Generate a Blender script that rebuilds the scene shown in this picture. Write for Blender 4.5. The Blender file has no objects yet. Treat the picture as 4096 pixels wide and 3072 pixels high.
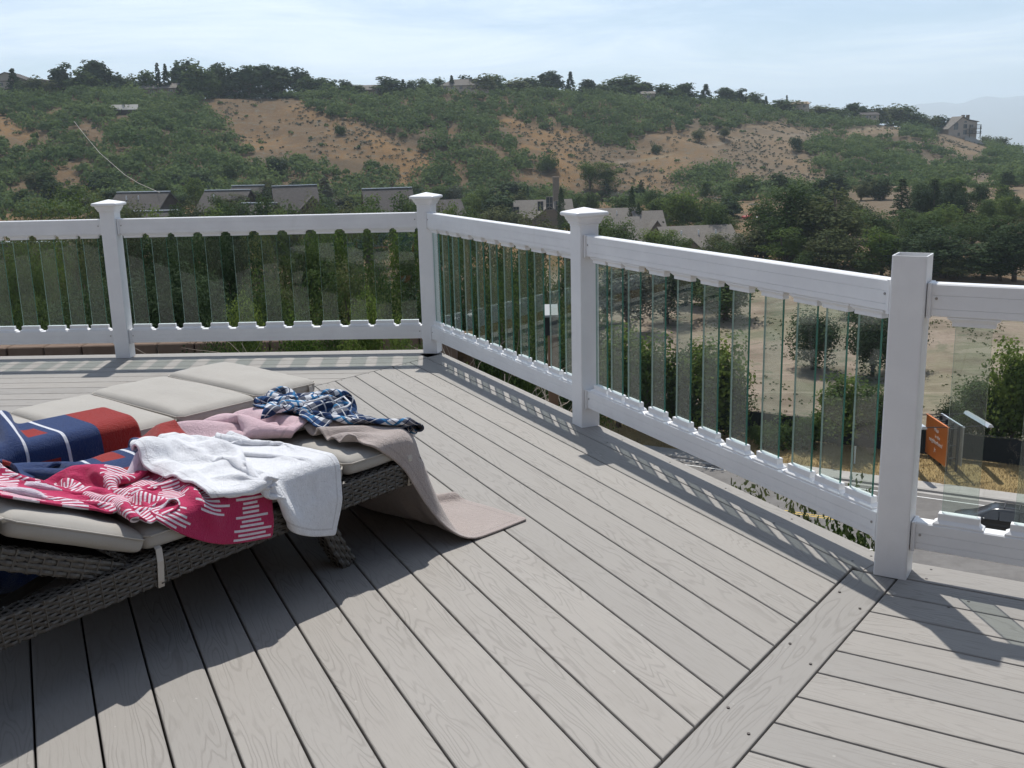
import bpy, math, random
import numpy as np
from mathutils import Vector, Matrix

# ------------------------------------------------------------------ camera
scene = bpy.context.scene
COL = scene.collection
CAM_H, PITCH, ROLL, FPX = 1.390, 0.2311, -0.0254, 4133.76   # focal length in pixels of the 4096-wide photograph
_F = np.array([0.0, math.cos(PITCH), -math.sin(PITCH)])
_R0 = np.array([1.0, 0, 0]); _U0 = np.cross(_R0, _F)
_R = _R0*math.cos(ROLL) + _U0*math.sin(ROLL)
_U = -_R0*math.sin(ROLL) + _U0*math.cos(ROLL)
CAMP = np.array([0.0, 0.0, CAM_H])
cam = bpy.data.cameras.new('camera')
cam.sensor_width = 36.0; cam.lens = FPX/4096*36.0
cam.clip_start = 0.05; cam.clip_end = 90000
co = bpy.data.objects.new('camera', cam); COL.objects.link(co)
co.matrix_world = Matrix(((_R[0], _U[0], -_F[0], 0), (_R[1], _U[1], -_F[1], 0), (_R[2], _U[2], -_F[2], CAM_H), (0, 0, 0, 1)))
scene.camera = co

# ------------------------------------------------------------------ world, sun, exposure
SUN_DIR = Vector((-0.037, 0.545, 1.0)).normalized()          # towards the sun, read off the post shadows
SUN_EL = math.asin(SUN_DIR.z); SUN_AZ = math.atan2(SUN_DIR.x, SUN_DIR.y)
w = bpy.data.worlds.new('World'); scene.world = w; w.use_nodes = True
nt = w.node_tree; nt.nodes.clear()
def WN(t, **k):
    n = nt.nodes.new(t)
    for a, b in k.items(): setattr(n, a, b)
    return n
out = WN('ShaderNodeOutputWorld'); bg = WN('ShaderNodeBackground'); bg.inputs['Strength'].default_value = 0.105
sky = WN('ShaderNodeTexSky'); sky.sky_type = 'NISHITA'; sky.sun_disc = False
sky.sun_elevation = SUN_EL; sky.sun_rotation = SUN_AZ; sky.altitude = 1400; sky.air_density = 1.0; sky.dust_density = 0.4; sky.ozone_density = 1.6
tc = WN('ShaderNodeTexCoord'); sep = WN('ShaderNodeSeparateXYZ')
nt.links.new(tc.outputs['Generated'], sep.inputs[0])
def wm(op, a, b=None, c=None):
    n = WN('ShaderNodeMath', operation=op)
    for i, v in enumerate((a, b, c)):
        if v is None: continue
        if isinstance(v, (int, float)): n.inputs[i].default_value = v
        else: nt.links.new(v, n.inputs[i])
    return n.outputs[0]
# thin high cloud: noise on a level sheet overhead, the same everywhere in the sky
zz = wm('ADD', wm('MAXIMUM', sep.outputs[2], 0.0), 0.09)
px_ = wm('DIVIDE', sep.outputs[0], zz); py_ = wm('DIVIDE', sep.outputs[1], zz)
comb = WN('ShaderNodeCombineXYZ'); nt.links.new(px_, comb.inputs[0]); nt.links.new(py_, comb.inputs[1])
def wnoise(sc, rot, stretch, detail, rough, off):
    mp = WN('ShaderNodeMapping'); mp.inputs['Rotation'].default_value = (0, 0, rot); mp.inputs['Scale'].default_value = stretch
    mp.inputs['Location'].default_value = off
    nt.links.new(comb.outputs[0], mp.inputs[0])
    n = WN('ShaderNodeTexNoise'); n.inputs['Scale'].default_value = sc; n.inputs['Detail'].default_value = detail; n.inputs['Roughness'].default_value = rough
    n.inputs['Distortion'].default_value = 0.6
    nt.links.new(mp.outputs[0], n.inputs['Vector']); return n.outputs[0]
n1 = wnoise(0.55, 0.25, (1.0, 1.25, 1), 9, 0.60, (3.1, 7.7, 0))
n2 = wnoise(0.16, 0.1, (1.0, 1.3, 1), 3, 0.5, (1.4, 2.2, 0))
cl = wm('ADD', wm('MULTIPLY', n1, 0.9), wm('MULTIPLY', n2, 0.7))
mr = WN('ShaderNodeMapRange'); mr.interpolation_type = 'SMOOTHSTEP'
nt.links.new(cl, mr.inputs[0]); mr.inputs[1].default_value = 0.62; mr.inputs[2].default_value = 1.06
mr.inputs[3].default_value = 0.0; mr.inputs[4].default_value = 0.70
mix = WN('ShaderNodeMix', data_type='RGBA')
nt.links.new(mr.outputs[0], mix.inputs[0]); nt.links.new(sky.outputs[0], mix.inputs[6]); mix.inputs[7].default_value = (13.5, 14.0, 14.9, 1)
nt.links.new(mix.outputs[2], bg.inputs[0]); nt.links.new(bg.outputs[0], out.inputs[0])

sl = bpy.data.lights.new('sun', 'SUN'); sl.energy = 5.0; sl.angle = math.radians(0.53); sl.color = (1.0, 0.965, 0.90)
so = bpy.data.objects.new('sun', sl); COL.objects.link(so)
so.rotation_euler = SUN_DIR.to_track_quat('Z', 'Y').to_euler(); so.location = (0, 0, 60)
vs = scene.view_settings
vs.view_transform = 'Standard'; vs.look = 'None'; vs.exposure = 0.02; vs.gamma = 1.0; vs.use_curve_mapping = False
scene.render.engine = 'CYCLES'
cy = scene.cycles
cy.use_denoising = True
cy.max_bounces = 8; cy.diffuse_bounces = 3; cy.glossy_bounces = 3; cy.transmission_bounces = 6; cy.transparent_max_bounces = 40; cy.volume_bounces = 1
cy.sample_clamp_indirect = 6.0

# ------------------------------------------------------------------ helpers
rnd = random.Random(7); RNG = np.random.default_rng(11)
S22 = 4096/2212.0
def ray(u, v):
    return _F + _R*((u-2048)/FPX) - _U*((v-1536)/FPX)
def onz(u, v, z=0.0):                     # pixel of the 4096 photograph -> point on the level plane z
    d = ray(u, v); return CAMP + d*((z-CAM_H)/d[2])
def aty(u, v, y):                         # pixel -> point at distance y ahead
    d = ray(u, v); return CAMP + d*(y/d[1])
def onplane(u, v, p, n):
    d = ray(u, v); return CAMP + d*(np.dot(np.asarray(p)-CAMP, n)/np.dot(d, n))
def project(P):
    d = np.asarray(P, float)-CAMP; z = d@_F
    return 2048+FPX*(d@_R)/z, 1536-FPX*(d@_U)/z
def smooth(a, b, x):
    t = np.clip((x-a)/(b-a), 0, 1); return t*t*(3-2*t)

def link(o, parent=None):
    COL.objects.link(o)
    if parent is not None: o.parent = parent
    return o
def tag(o, label=None, cat=None, group=None, kind=None):
    if label: o['label'] = label
    if cat: o['category'] = cat
    if group: o['group'] = group
    if kind: o['kind'] = kind
    return o
def empty(name, loc=(0, 0, 0), rz=0.0):
    o = bpy.data.objects.new(name, None); o.empty_display_size = 0.2
    o.location = loc; o.rotation_euler = (0, 0, rz); return link(o)
def copy_tree(o, parent=None):
    c = o.copy(); link(c, parent)
    for ch in list(o.children): copy_tree(ch, c)
    return c

class MB:
    """collects shapes, then builds ONE mesh object"""
    def __init__(s): s.v = []; s.f = []; s.m = []
    def add(s, vs, fs, mi=0):
        k = len(s.v); s.v += [tuple(map(float, p)) for p in vs]
        for f in fs: s.f.append(tuple(i+k for i in f)); s.m.append(mi)
        return s
    def box(s, c, d, rz=0.0, mi=0, ch=0.0):
        cx, cy_, cz = c; hx, hy, hz = d[0]/2, d[1]/2, d[2]/2; a, b = math.cos(rz), math.sin(rz)
        def P(x, y, z): return (cx+x*a-y*b, cy_+x*b+y*a, cz+z)
        if ch <= 0:
            v = [P(x, y, z) for z in (-hz, hz) for x, y in ((-hx, -hy), (hx, -hy), (hx, hy), (-hx, hy))]
            s.add(v, [(3, 2, 1, 0), (4, 5, 6, 7), (0, 1, 5, 4), (1, 2, 6, 5), (2, 3, 7, 6), (3, 0, 4, 7)], mi)
        else:
            def ring(ix, z):
                x, y = hx-ix, hy-ix
                return [P(*q, z) for q in ((-x+ch, -y), (x-ch, -y), (x, -y+ch), (x, y-ch), (x-ch, y), (-x+ch, y), (-x, y-ch), (-x, -y+ch))]
            rs = [ring(ch, -hz), ring(0, -hz+ch), ring(0, hz-ch), ring(ch, hz)]
            v = sum(rs, []); f = []
            for r in range(3):
                for i in range(8): j = (i+1) % 8; f.append((r*8+i, r*8+j, r*8+8+j, r*8+8+i))
            f += [tuple(range(7, -1, -1)), tuple(24+i for i in range(8))]
            s.add(v, f, mi)
        return s
    def loft(s, rings, mi=0, cap=True, closed=True):
        n = len(rings[0]); v = [p for r in rings for p in r]; f = []
        for r in range(len(rings)-1):
            for i in range(n if closed else n-1):
                j = (i+1) % n; f.append((r*n+i, r*n+j, (r+1)*n+j, (r+1)*n+i))
        if cap: f += [tuple(range(n-1, -1, -1)), tuple((len(rings)-1)*n+i for i in range(n))]
        return s.add(v, f, mi)
    def tube(s, pts, rad, n=6, mi=0, cap=True):
        pts = [Vector(p) for p in pts]; rs = rad if hasattr(rad, '__len__') else [rad]*len(pts)
        rings = []; up = Vector((0.13, 0.31, 0.94))
        for i, p in enumerate(pts):
            t = (pts[min(i+1, len(pts)-1)]-pts[max(i-1, 0)]).normalized()
            a = t.cross(up)
            if a.length < 0.05: a = t.cross(Vector((1, 0.2, 0)))
            a.normalize(); b = t.cross(a)
            rings.append([p+(a*math.cos(q)+b*math.sin(q))*rs[i] for q in (2*math.pi*k/n for k in range(n))])
        return s.loft(rings, mi, cap)
    def prism(s, poly, z0, z1, mi=0):      # poly: list of xy, counter-clockwise
        n = len(poly); v = [(p[0], p[1], z0) for p in poly]+[(p[0], p[1], z1) for p in poly]
        f = [tuple(range(n-1, -1, -1)), tuple(range(n, 2*n))]+[(i, (i+1) % n, n+(i+1) % n, n+i) for i in range(n)]
        return s.add(v, f, mi)
    def build(s, name, mats, parent=None, smooth_=False, bevel=0.0, loc=None):
        me = bpy.data.meshes.new(name); me.from_pydata(s.v, [], s.f)
        for m in (mats if isinstance(mats, (list, tuple)) else [mats]): me.materials.append(m)
        me.polygons.foreach_set('material_index', s.m)
        if smooth_: me.polygons.foreach_set('use_smooth', [True]*len(s.f))
        me.update()
        o = bpy.data.objects.new(name, me)
        if loc is not None: o.location = loc
        if bevel:
            b = o.modifiers.new('bevel', 'BEVEL'); b.width = bevel; b.segments = 2; b.limit_method = 'ANGLE'
        return link(o, parent)

def quad_mesh(name, V, mat):               # V: (n,4,3)
    n = len(V); me = bpy.data.meshes.new(name)
    me.vertices.add(4*n); me.vertices.foreach_set('co', np.ascontiguousarray(V, np.float32).ravel())
    me.loops.add(4*n); me.loops.foreach_set('vertex_index', np.arange(4*n, dtype=np.int32))
    me.polygons.add(n); me.polygons.foreach_set('loop_start', np.arange(0, 4*n, 4, dtype=np.int32))
    me.materials.append(mat); me.update(calc_edges=True); return me
def leaf_quads(C, N, size, rng, aspect=1.0, jit=0.55):
    """a bent-free leaf clump at each centre C with rough normal N"""
    n = len(C); N = N+rng.normal(0, jit, (n, 3)); N /= np.linalg.norm(N, axis=1)[:, None]+1e-9
    R = rng.normal(0, 1, (n, 3)); A = np.cross(N, R); A /= np.linalg.norm(A, axis=1)[:, None]+1e-9
    B = np.cross(N, A); sz = (size*rng.uniform(0.55, 1.25, n))[:, None]
    A = A*sz*0.5*aspect; B = B*sz*0.5
    V = np.stack([C-A*0.55-B, C+A-B*0.25, C+A*0.45+B, C-A+B*0.3], 1)
    return V

# ------------------------------------------------------------------ materials
def mat(name, col=(0.5, 0.5, 0.5), rough=0.6, spec=0.4, metal=0.0, build=None, disp=None):
    m = bpy.data.materials.new(name); m.use_nodes = True; t = m.node_tree
    b = t.nodes['Principled BSDF']; b.inputs['Base Color'].default_value = (*col, 1); b.inputs['Roughness'].default_value = rough
    b.inputs['Specular IOR Level'].default_value = spec; b.inputs['Metallic'].default_value = metal
    if build: build(t, b, NT(t))
    return m
class NT:
    def __init__(s, t): s.t = t
    def n(s, ty, **k):
        n = s.t.nodes.new(ty)
        for a, b in k.items(): setattr(n, a, b)
        return n
    def l(s, a, b): s.t.links.new(a, b)
    def coord(s, kind='Object', scale=(1, 1, 1), rnd_off=False, loc=(0, 0, 0), rot=(0, 0, 0)):
        c = s.n('ShaderNodeTexCoord'); v = c.outputs[kind]
        if rnd_off:
            oi = s.n('ShaderNodeObjectInfo'); mu = s.n('ShaderNodeVectorMath', operation='SCALE'); cx = s.n('ShaderNodeCombineXYZ')
            for i in range(3): s.l(oi.outputs['Random'], cx.inputs[i])
            s.l(cx.outputs[0], mu.inputs[0]); mu.inputs['Scale'].default_value = 37.0
            ad = s.n('ShaderNodeVectorMath', operation='ADD'); s.l(v, ad.inputs[0]); s.l(mu.outputs[0], ad.inputs[1]); v = ad.outputs[0]
        mp = s.n('ShaderNodeMapping'); mp.inputs['Scale'].default_value = scale; mp.inputs['Location'].default_value = loc; mp.inputs['Rotation'].default_value = rot
        s.l(v, mp.inputs[0]); return mp.outputs[0]
    def pos(s, scale=(1, 1, 1)):
        g = s.n('ShaderNodeNewGeometry'); mp = s.n('ShaderNodeMapping'); mp.inputs['Scale'].default_value = scale
        s.l(g.outputs['Position'], mp.inputs[0]); return mp.outputs[0]
    def noise(s, vec, scale, detail=4, rough=0.55, dist=0.0, out=0):
        n = s.n('ShaderNodeTexNoise'); s.l(vec, n.inputs['Vector']); n.inputs['Scale'].default_value = scale
        n.inputs['Detail'].default_value = detail; n.inputs['Roughness'].default_value = rough; n.inputs['Distortion'].default_value = dist
        return n.outputs[out]
    def math(s, op, *a):
        n = s.n('ShaderNodeMath', operation=op)
        for i, v in enumerate(a):
            if isinstance(v, (int, float)): n.inputs[i].default_value = v
            else: s.l(v, n.inputs[i])
        return n.outputs[0]
    def rng(s, v, a, b, c=0.0, d=1.0, sm=True):
        n = s.n('ShaderNodeMapRange'); s.l(v, n.inputs[0]); n.interpolation_type = 'SMOOTHSTEP' if sm else 'LINEAR'
        for i, q in enumerate((a, b, c, d)): n.inputs[i+1].default_value = q
        return n.outputs[0]
    def mix(s, f, a, b):
        n = s.n('ShaderNodeMix', data_type='RGBA')
        if isinstance(f, (int, float)): n.inputs[0].default_value = f
        else: s.l(f, n.inputs[0])
        for i, q in ((6, a), (7, b)):
            if isinstance(q, tuple): n.inputs[i].default_value = (*q[:3], 1)
            else: s.l(q, n.inputs[i])
        return n.outputs[2]
    def ramp(s, v, stops):
        n = s.n('ShaderNodeValToRGB'); s.l(v, n.inputs[0]); e = n.color_ramp.elements
        while len(e) < len(stops): e.new(0.5)
        for i, (p, c) in enumerate(stops): e[i].position = p; e[i].color = (*c, 1)
        return n.outputs[0]
    def bump(s, b, h, strength=0.3, dist=0.01):
        n = s.n('ShaderNodeBump'); n.inputs['Strength'].default_value = strength; n.inputs['Distance'].default_value = dist
        s.l(h, n.inputs['Height']); s.l(n.outputs[0], b.inputs['Normal']); return n
    def sep(s, v):
        n = s.n('ShaderNodeSeparateXYZ'); s.l(v, n.inputs[0]); return n.outputs

def leaf_mat(name, a, b, transl=0.35, sc=0.35, tint=None):
    """leaf colour that drifts through the crown and from plant to plant, some light passing through the leaf"""
    m = bpy.data.materials.new(name); m.use_nodes = True; t = m.node_tree; q = NT(t); p = t.nodes['Principled BSDF']
    oi = q.n('ShaderNodeObjectInfo')
    no = q.noise(q.pos(), sc, 3, 0.6); f = q.rng(q.math('ADD', q.math('MULTIPLY', no, 0.75), q.math('MULTIPLY', oi.outputs['Random'], 0.3)), 0.3, 0.8)
    c = q.mix(f, a, b); wn = q.n('ShaderNodeTexWhiteNoise'); q.l(q.pos((3, 3, 3)), wn.inputs['Vector'])
    q.l(c, p.inputs['Base Color']); p.inputs['Roughness'].default_value = 0.75; p.inputs['Specular IOR Level'].default_value = 0.06
    tr = q.n('ShaderNodeBsdfTranslucent'); hs = q.n('ShaderNodeHueSaturation'); hs.inputs['Hue'].default_value = 0.485; hs.inputs['Saturation'].default_value = 1.0; hs.inputs['Value'].default_value = 1.5
    q.l(c, hs.inputs['Color']); q.l(hs.outputs[0], tr.inputs[0])
    mx = q.n('ShaderNodeMixShader'); mx.inputs[0].default_value = transl; q.l(p.outputs[0], mx.inputs[1]); q.l(tr.outputs[0], mx.inputs[2])
    q.l(mx.outputs[0], t.nodes['Material Output'].inputs[0]); return m

M = {}
M['leaf_dark'] = leaf_mat('leaf_dark', (0.024, 0.043, 0.018), (0.050, 0.080, 0.034), 0.22)
M['leaf_mid'] = leaf_mat('leaf_mid', (0.033, 0.060, 0.018), (0.074, 0.112, 0.033), 0.32)
M['leaf_bright'] = leaf_mat('leaf_bright', (0.048, 0.088, 0.020), (0.108, 0.152, 0.036), 0.42)
M['leaf_olive'] = leaf_mat('leaf_olive', (0.055, 0.072, 0.028), (0.105, 0.120, 0.050), 0.28)
M['leaf_scrub'] = leaf_mat('leaf_scrub', (0.042, 0.080, 0.026), (0.100, 0.142, 0.050), 0.36, sc=0.055)
M['leaf_sage'] = leaf_mat('leaf_sage', (0.072, 0.082, 0.058), (0.120, 0.124, 0.092), 0.1, sc=0.1)
def _bark(t, b, q):
    no = q.noise(q.coord('Object', (6, 6, 1.5)), 3, 5); q.l(q.mix(no, (0.06, 0.045, 0.035), (0.17, 0.13, 0.10)), b.inputs['Base Color']); q.bump(b, no, 0.6, 0.03)
M['bark'] = mat('bark', rough=0.9, build=_bark)
M['twig'] = mat('twig', (0.30, 0.25, 0.20), 0.85)
# ------------------------------------------------------------------ terrain
# road: kerb line through K0 along RD; QN points away from the house, across the road
K0 = np.array([21.02, 68.64]); RD = np.array([0.8666, -0.4990]); QN = np.array([0.4990, 0.8666])
ZR = -22.0
_rid = np.array([(-900, 212), (-300, 208), (0, 206), (150, 206), (300, 204), (420, 213), (600, 213), (700, 206), (850, 206), (1000, 199), (1200, 208), (1400, 218), (1550, 227),
                 (1700, 246), (1850, 264), (2000, 281), (2060, 294), (2120, 312), (2212, 336), (2500, 380), (3200, 420)], float)*S22
_rt, _re = [], []
for _u, _v in _rid:
    _d = ray(_u, _v); _rt.append(_d[0]/_d[1]); _re.append(_d[2]/_d[1])
_rt = np.array(_rt); _re = np.array(_re)
def ridge_y(t): return np.interp(t, (-0.9, -0.5, 0, 0.5, 0.9), (400, 410, 500, 620, 700))
def base_y(t): return np.interp(t, (-0.9, -0.5, 0, 0.5, 0.9), (250, 265, 335, 395, 440))
def _wob(x, y):
    return (np.sin(x*0.071+y*0.023+1.3)+0.6*np.sin(x*0.157-y*0.061+0.4)+0.35*np.sin(x*0.37+y*0.11+2.0)+0.25*np.sin(x*0.21+y*0.33))
def floor_z(x, y):
    q = (x-K0[0])*QN[0]+(y-K0[1])*QN[1]
    z = np.where(q < -16, ZR+np.clip(-16-q, 0, 47)*0.385, ZR)
    z = np.where(q > 1.6, ZR+0.18+smooth(1.6, 6, q)*0.5+np.clip(q-22, 0, 400)*0.014, z)
    z = z+smooth(-25, -75, x)*7.0*smooth(5, 60, q)
    bump = 0.22*_wob(x*2.1, y*2.3)*smooth(8, 25, q)
    return z+bump
def ground(x, y):
    x = np.asarray(x, float); y = np.asarray(y, float)
    yy = np.maximum(y, 30.0); t = x/yy
    zf = floor_z(x, y); yb = base_y(t); yr = ridge_y(t)
    zr = CAM_H+np.interp(t, _rt, _re)*yr
    s = (yy-yb)/(yr-yb)
    g = np.clip(s, 0, 1); g = np.where(g < 0.12, g*g*4.2*0.95, 0.0575+(g-0.12)*1.071)
    g = np.clip(g, 0, 1)
    z = zf+(zr-zf)*g
    z = z+2.6*np.clip(g*(1-g)*4, 0, 1)*_wob(x*0.55+y*0.3, y*0.5)*0.7
    far = smooth(1.9, 9.0, s); z = z+(-150-z)*far
    return z
def Tm(u, v, y0=60.0, y1=1400.0):            # pixel (4096 frame) -> first ground point along that ray
    d = ray(u, v); ys = np.linspace(y0, y1, 5000)
    P = CAMP[None]+d[None]*(ys/d[1])[:, None]
    k = np.nonzero(P[:, 2] <= ground(P[:, 0], P[:, 1]))[0]
    if len(k) == 0: return None
    return P[k[0]]
def G(x, y): return float(ground(x, y))

PB = 0.2686                                    # zoom-window pixels to the 2212-wide frame
def _z1(p): return [(a*PB, 108+b*PB) for a, b in p]
def _z2(p): return [(540+a*PB, 108+b*PB) for a, b in p]
def _z3(p): return [(1080+a*PB, 108+b*PB) for a, b in p]
def _z4(p): return [(1620+a*0.3256, 108+b*0.3256) for a, b in p]
BARE = [_z1([(-300, 480), (0, 530), (230, 680), (240, 760), (0, 700), (-300, 650)]), _z1([(590, 575), (880, 640), (830, 740), (720, 730)]),
        _z1([(370, 900), (720, 1040), (700, 1120), (580, 1160), (480, 1090)]),
        _z2([(-460, 370), (420, 400), (480, 470), (600, 530), (900, 590), (1130, 680), (1330, 760), (1480, 870), (1350, 1000), (1300, 1090), (1190, 1060), (1150, 900), (950, 870), (600, 880), (400, 830), (100, 860), (-100, 720), (-330, 450)]),
        _z2([(1530, 590), (1680, 640), (1720, 720), (1590, 690)]), _z2([(1850, 720), (1990, 760), (2000, 800), (1840, 760)]), _z2([(1660, 455), (1770, 465), (1700, 495)]),
        _z3([(20, 545), (120, 560), (350, 660), (530, 620), (680, 700), (800, 770), (950, 790), (1060, 830), (1130, 690), (1450, 660), (1560, 640), (1900, 640), (2212, 640), (2300, 1180), (2150, 1060), (1850, 1020), (1840, 900), (1600, 900), (1380, 980), (1380, 1050), (1500, 1110), (1900, 1230), (1930, 1340), (1780, 1330), (1600, 1180), (1450, 1130), (1280, 1150), (1010, 1080), (1000, 1180), (770, 1200), (620, 1150), (300, 1040), (150, 1060), (60, 1000), (290, 960), (470, 980), (470, 900), (310, 800), (170, 780), (60, 650), (-40, 600)]),
        _z4([(-40, 500), (180, 490), (320, 520), (560, 540), (900, 500), (1030, 520), (1000, 550), (680, 560), (440, 570), (300, 590), (400, 700), (420, 760), (440, 830), (600, 850), (780, 890), (940, 940), (860, 960), (600, 880), (440, 880), (180, 860), (150, 910), (-40, 800)]),
        _z4([(1190, 545), (1270, 560), (1500, 590), (1580, 650), (1500, 700), (1400, 690), (1300, 640), (1220, 600)]), _z4([(560, 600), (600, 600), (700, 690), (680, 700)]), _z4([(1100, 705), (1240, 800), (1200, 810)]),
        _z4([(1010, 690), (1060, 700), (1450, 800), (1640, 850), (1600, 870), (1300, 790)])]
def inpoly(px, py, poly):
    r = np.zeros(px.shape, bool); n = len(poly); j = n-1
    for i in range(n):
        xi, yi = poly[i]; xj, yj = poly[j]
        c = ((yi > py) != (yj > py)) & (px < (xj-xi)*(py-yi)/((yj-yi) if yj != yi else 1e-9)+xi)
        r ^= c; j = i
    return r
def bare_mask(P):
    u, v = project(P); u = u/S22; v = v/S22; m = np.zeros(len(P), bool)
    for p in BARE: m |= inpoly(u, v, p)
    return m

def _ground_mat(t, b, q):
    g = q.pos(); a = q.n('ShaderNodeVertexColor', layer_name='cover'); cs = q.sep(a.outputs[0])
    n1 = q.noise(g, 0.035, 6, 0.62); n2 = q.noise(g, 0.35, 6, 0.65); n3 = q.noise(g, 2.2, 5, 0.7)
    grass = q.mix(q.rng(n1, 0.40, 0.62), (0.120, 0.080, 0.047), (0.195, 0.116, 0.052))
    grass = q.mix(q.rng(n2, 0.50, 0.72), grass, (0.128, 0.118, 0.092))
    gm_ = q.noise(g, 0.9, 5, 0.75); grass = q.mix(q.rng(n3, 0.50, 0.74), grass, (0.060, 0.056, 0.040)); grass = q.mix(q.rng(gm_, 0.52, 0.70, 0, 0.7), grass, (0.175, 0.155, 0.118))
    dirt = q.mix(n2, (0.190, 0.150, 0.115), (0.290, 0.240, 0.190)); dirt = q.mix(q.rng(n3, 0.45, 0.85), dirt, (0.150, 0.115, 0.085))
    dirt = q.mix(q.rng(n1, 0.48, 0.60, 0, 0.5), dirt, (0.16, 0.165, 0.10))
    n4 = q.noise(g, 0.11, 5, 0.6); dirt = q.mix(q.rng(n4, 0.50, 0.64, 0, 0.75), dirt, (0.135, 0.108, 0.080)); n5 = q.noise(g, 0.26, 4, 0.6, 0.8); dirt = q.mix(q.rng(n5, 0.54, 0.66, 0, 0.7), dirt, (0.125, 0.128, 0.085))
    tr_ = q.noise(q.pos((0.05, 0.35, 0.1)), 1.0, 4, 0.6, 1.5); dirt = q.mix(q.rng(tr_, 0.56, 0.66, 0, 0.5), dirt, (0.33, 0.275, 0.22))
    sep_ = q.sep(g); grass = q.mix(q.rng(sep_[0], 0, 140, 0, 0.55), grass, q.mix(n2, (0.140, 0.116, 0.084), (0.195, 0.165, 0.126)))
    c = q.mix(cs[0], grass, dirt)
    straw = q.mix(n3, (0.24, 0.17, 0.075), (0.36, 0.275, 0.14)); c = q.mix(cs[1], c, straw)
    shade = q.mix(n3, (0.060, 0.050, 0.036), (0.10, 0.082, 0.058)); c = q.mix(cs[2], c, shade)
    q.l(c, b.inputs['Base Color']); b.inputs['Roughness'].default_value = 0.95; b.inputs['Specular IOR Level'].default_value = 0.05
    q.bump(b, q.math('ADD', n2, q.math('MULTIPLY', n3, 0.6)), 0.9, 0.25)
M['ground'] = mat('ground', build=_ground_mat)
def build_ground():
    ys = np.concatenate([np.linspace(-60, 40, 26)[:-1], np.linspace(40, 200, 130)[:-1], np.linspace(200, 720, 210)[:-1], np.geomspace(720, 18900, 40)])
    ts = np.linspace(-1.25, 1.25, 331)
    YY, TT = np.meshgrid(ys, ts, indexing='ij'); XX = np.clip(TT*np.maximum(YY*0.95+60, 45), -21900, 21900)
    ZZ = ground(XX, YY); ny, nx = XX.shape
    P = np.stack([XX, YY, ZZ], -1).reshape(-1, 3)
    i = np.arange(ny-1)[:, None]*nx+np.arange(nx-1)[None]
    F = np.stack([i, i+1, i+nx+1, i+nx], -1).reshape(-1, 4)
    me = bpy.data.meshes.new('ground'); me.from_pydata(P.tolist(), [], F.tolist()); me.materials.append(M['ground'])
    me.polygons.foreach_set('use_smooth', [True]*len(F))
    q = (P[:, 0]-K0[0])*QN[0]+(P[:, 1]-K0[1])*QN[1]
    t = P[:, 0]/np.maximum(P[:, 1], 30); s = (P[:, 1]-base_y(t))/(ridge_y(t)-base_y(t))
    u, v = project(P); 
    dirt = smooth(6.5, 9, q)*smooth(92, 80, q)*smooth(-0.02, 0.06, t)
    # the graded track across the right of the slope and the worn patch at its foot
    tr = np.array([(1330, 352), (1400, 345), (1500, 322), (1600, 300), (1720, 291), (1800, 284), (1900, 276), (1990, 273)], float)*S22
    front = P[:, 1] > 60
    dv = np.abs(v-np.interp(u, tr[:, 0], tr[:, 1])); trk = np.where((u > tr[0, 0]) & (u < tr[-1, 0]) & front & (s > 0.1), smooth(9, 3, dv), 0)*np.clip(0.6+0.5*_wob(P[:, 0]*1.5, P[:, 1]*1.5), 0.1, 1)
    dirt = np.maximum(dirt, trk*0.6)
    straw = smooth(1.5, 2.0, q)*smooth(6.8, 6.0, q)
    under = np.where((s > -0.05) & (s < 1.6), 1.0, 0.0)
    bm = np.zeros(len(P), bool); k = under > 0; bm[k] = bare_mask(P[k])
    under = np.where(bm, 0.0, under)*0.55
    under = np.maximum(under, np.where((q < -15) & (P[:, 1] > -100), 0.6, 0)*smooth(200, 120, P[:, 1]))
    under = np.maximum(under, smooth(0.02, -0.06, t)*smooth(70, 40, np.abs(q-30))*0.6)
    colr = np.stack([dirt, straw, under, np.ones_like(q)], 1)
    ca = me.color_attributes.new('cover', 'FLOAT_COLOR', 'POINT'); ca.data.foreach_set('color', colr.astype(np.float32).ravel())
    o = link(bpy.data.objects.new('ground', me)); tag(o, kind='structure')
build_ground()

# far mountains across the valley, out in the haze
def build_mountain():
    us = np.linspace(1500, 6000, 150); Y = 12000.0
    prof = np.interp(us, (1500, 3000, 3420, 3550, 3650, 3760, 3850, 3900, 3960, 4020, 4096, 4300, 4700, 5200, 6000), (640, 620, 470, 430, 424, 408, 408, 392, 379, 392, 385, 360, 400, 380, 430))
    r = np.random.default_rng(3); jig = np.interp(us, np.linspace(1500, 6000, 90), r.normal(0, 5, 90))
    top = np.array([aty(u, v, Y) for u, v in zip(us, prof+jig)])
    rings = []
    for k, f in enumerate((0.0, 0.25, 0.5, 0.75, 1.0)):
        y = Y-3000*(1-f); row = top.copy(); row[:, 1] = y; row[:, 0] = top[:, 0]*(1-0.08*(1-f))
        row[:, 2] = -160+(top[:, 2]+160)*(f**1.1)+r.normal(0, 20, len(us))*f*(1-f)*3; rings.append(row)
    back = top.copy(); back[:, 1] += 3000; back[:, 2] = -160; rings.append(back)
    b = MB(); b.loft([list(map(tuple, rr)) for rr in rings], cap=False, closed=False)
    o = b.build('mountain', M['mountain'], smooth_=True); tag(o, kind='structure')
M['mountain'] = mat('mountain', (0.16, 0.15, 0.12), 0.95, 0.05)
build_mountain()

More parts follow.
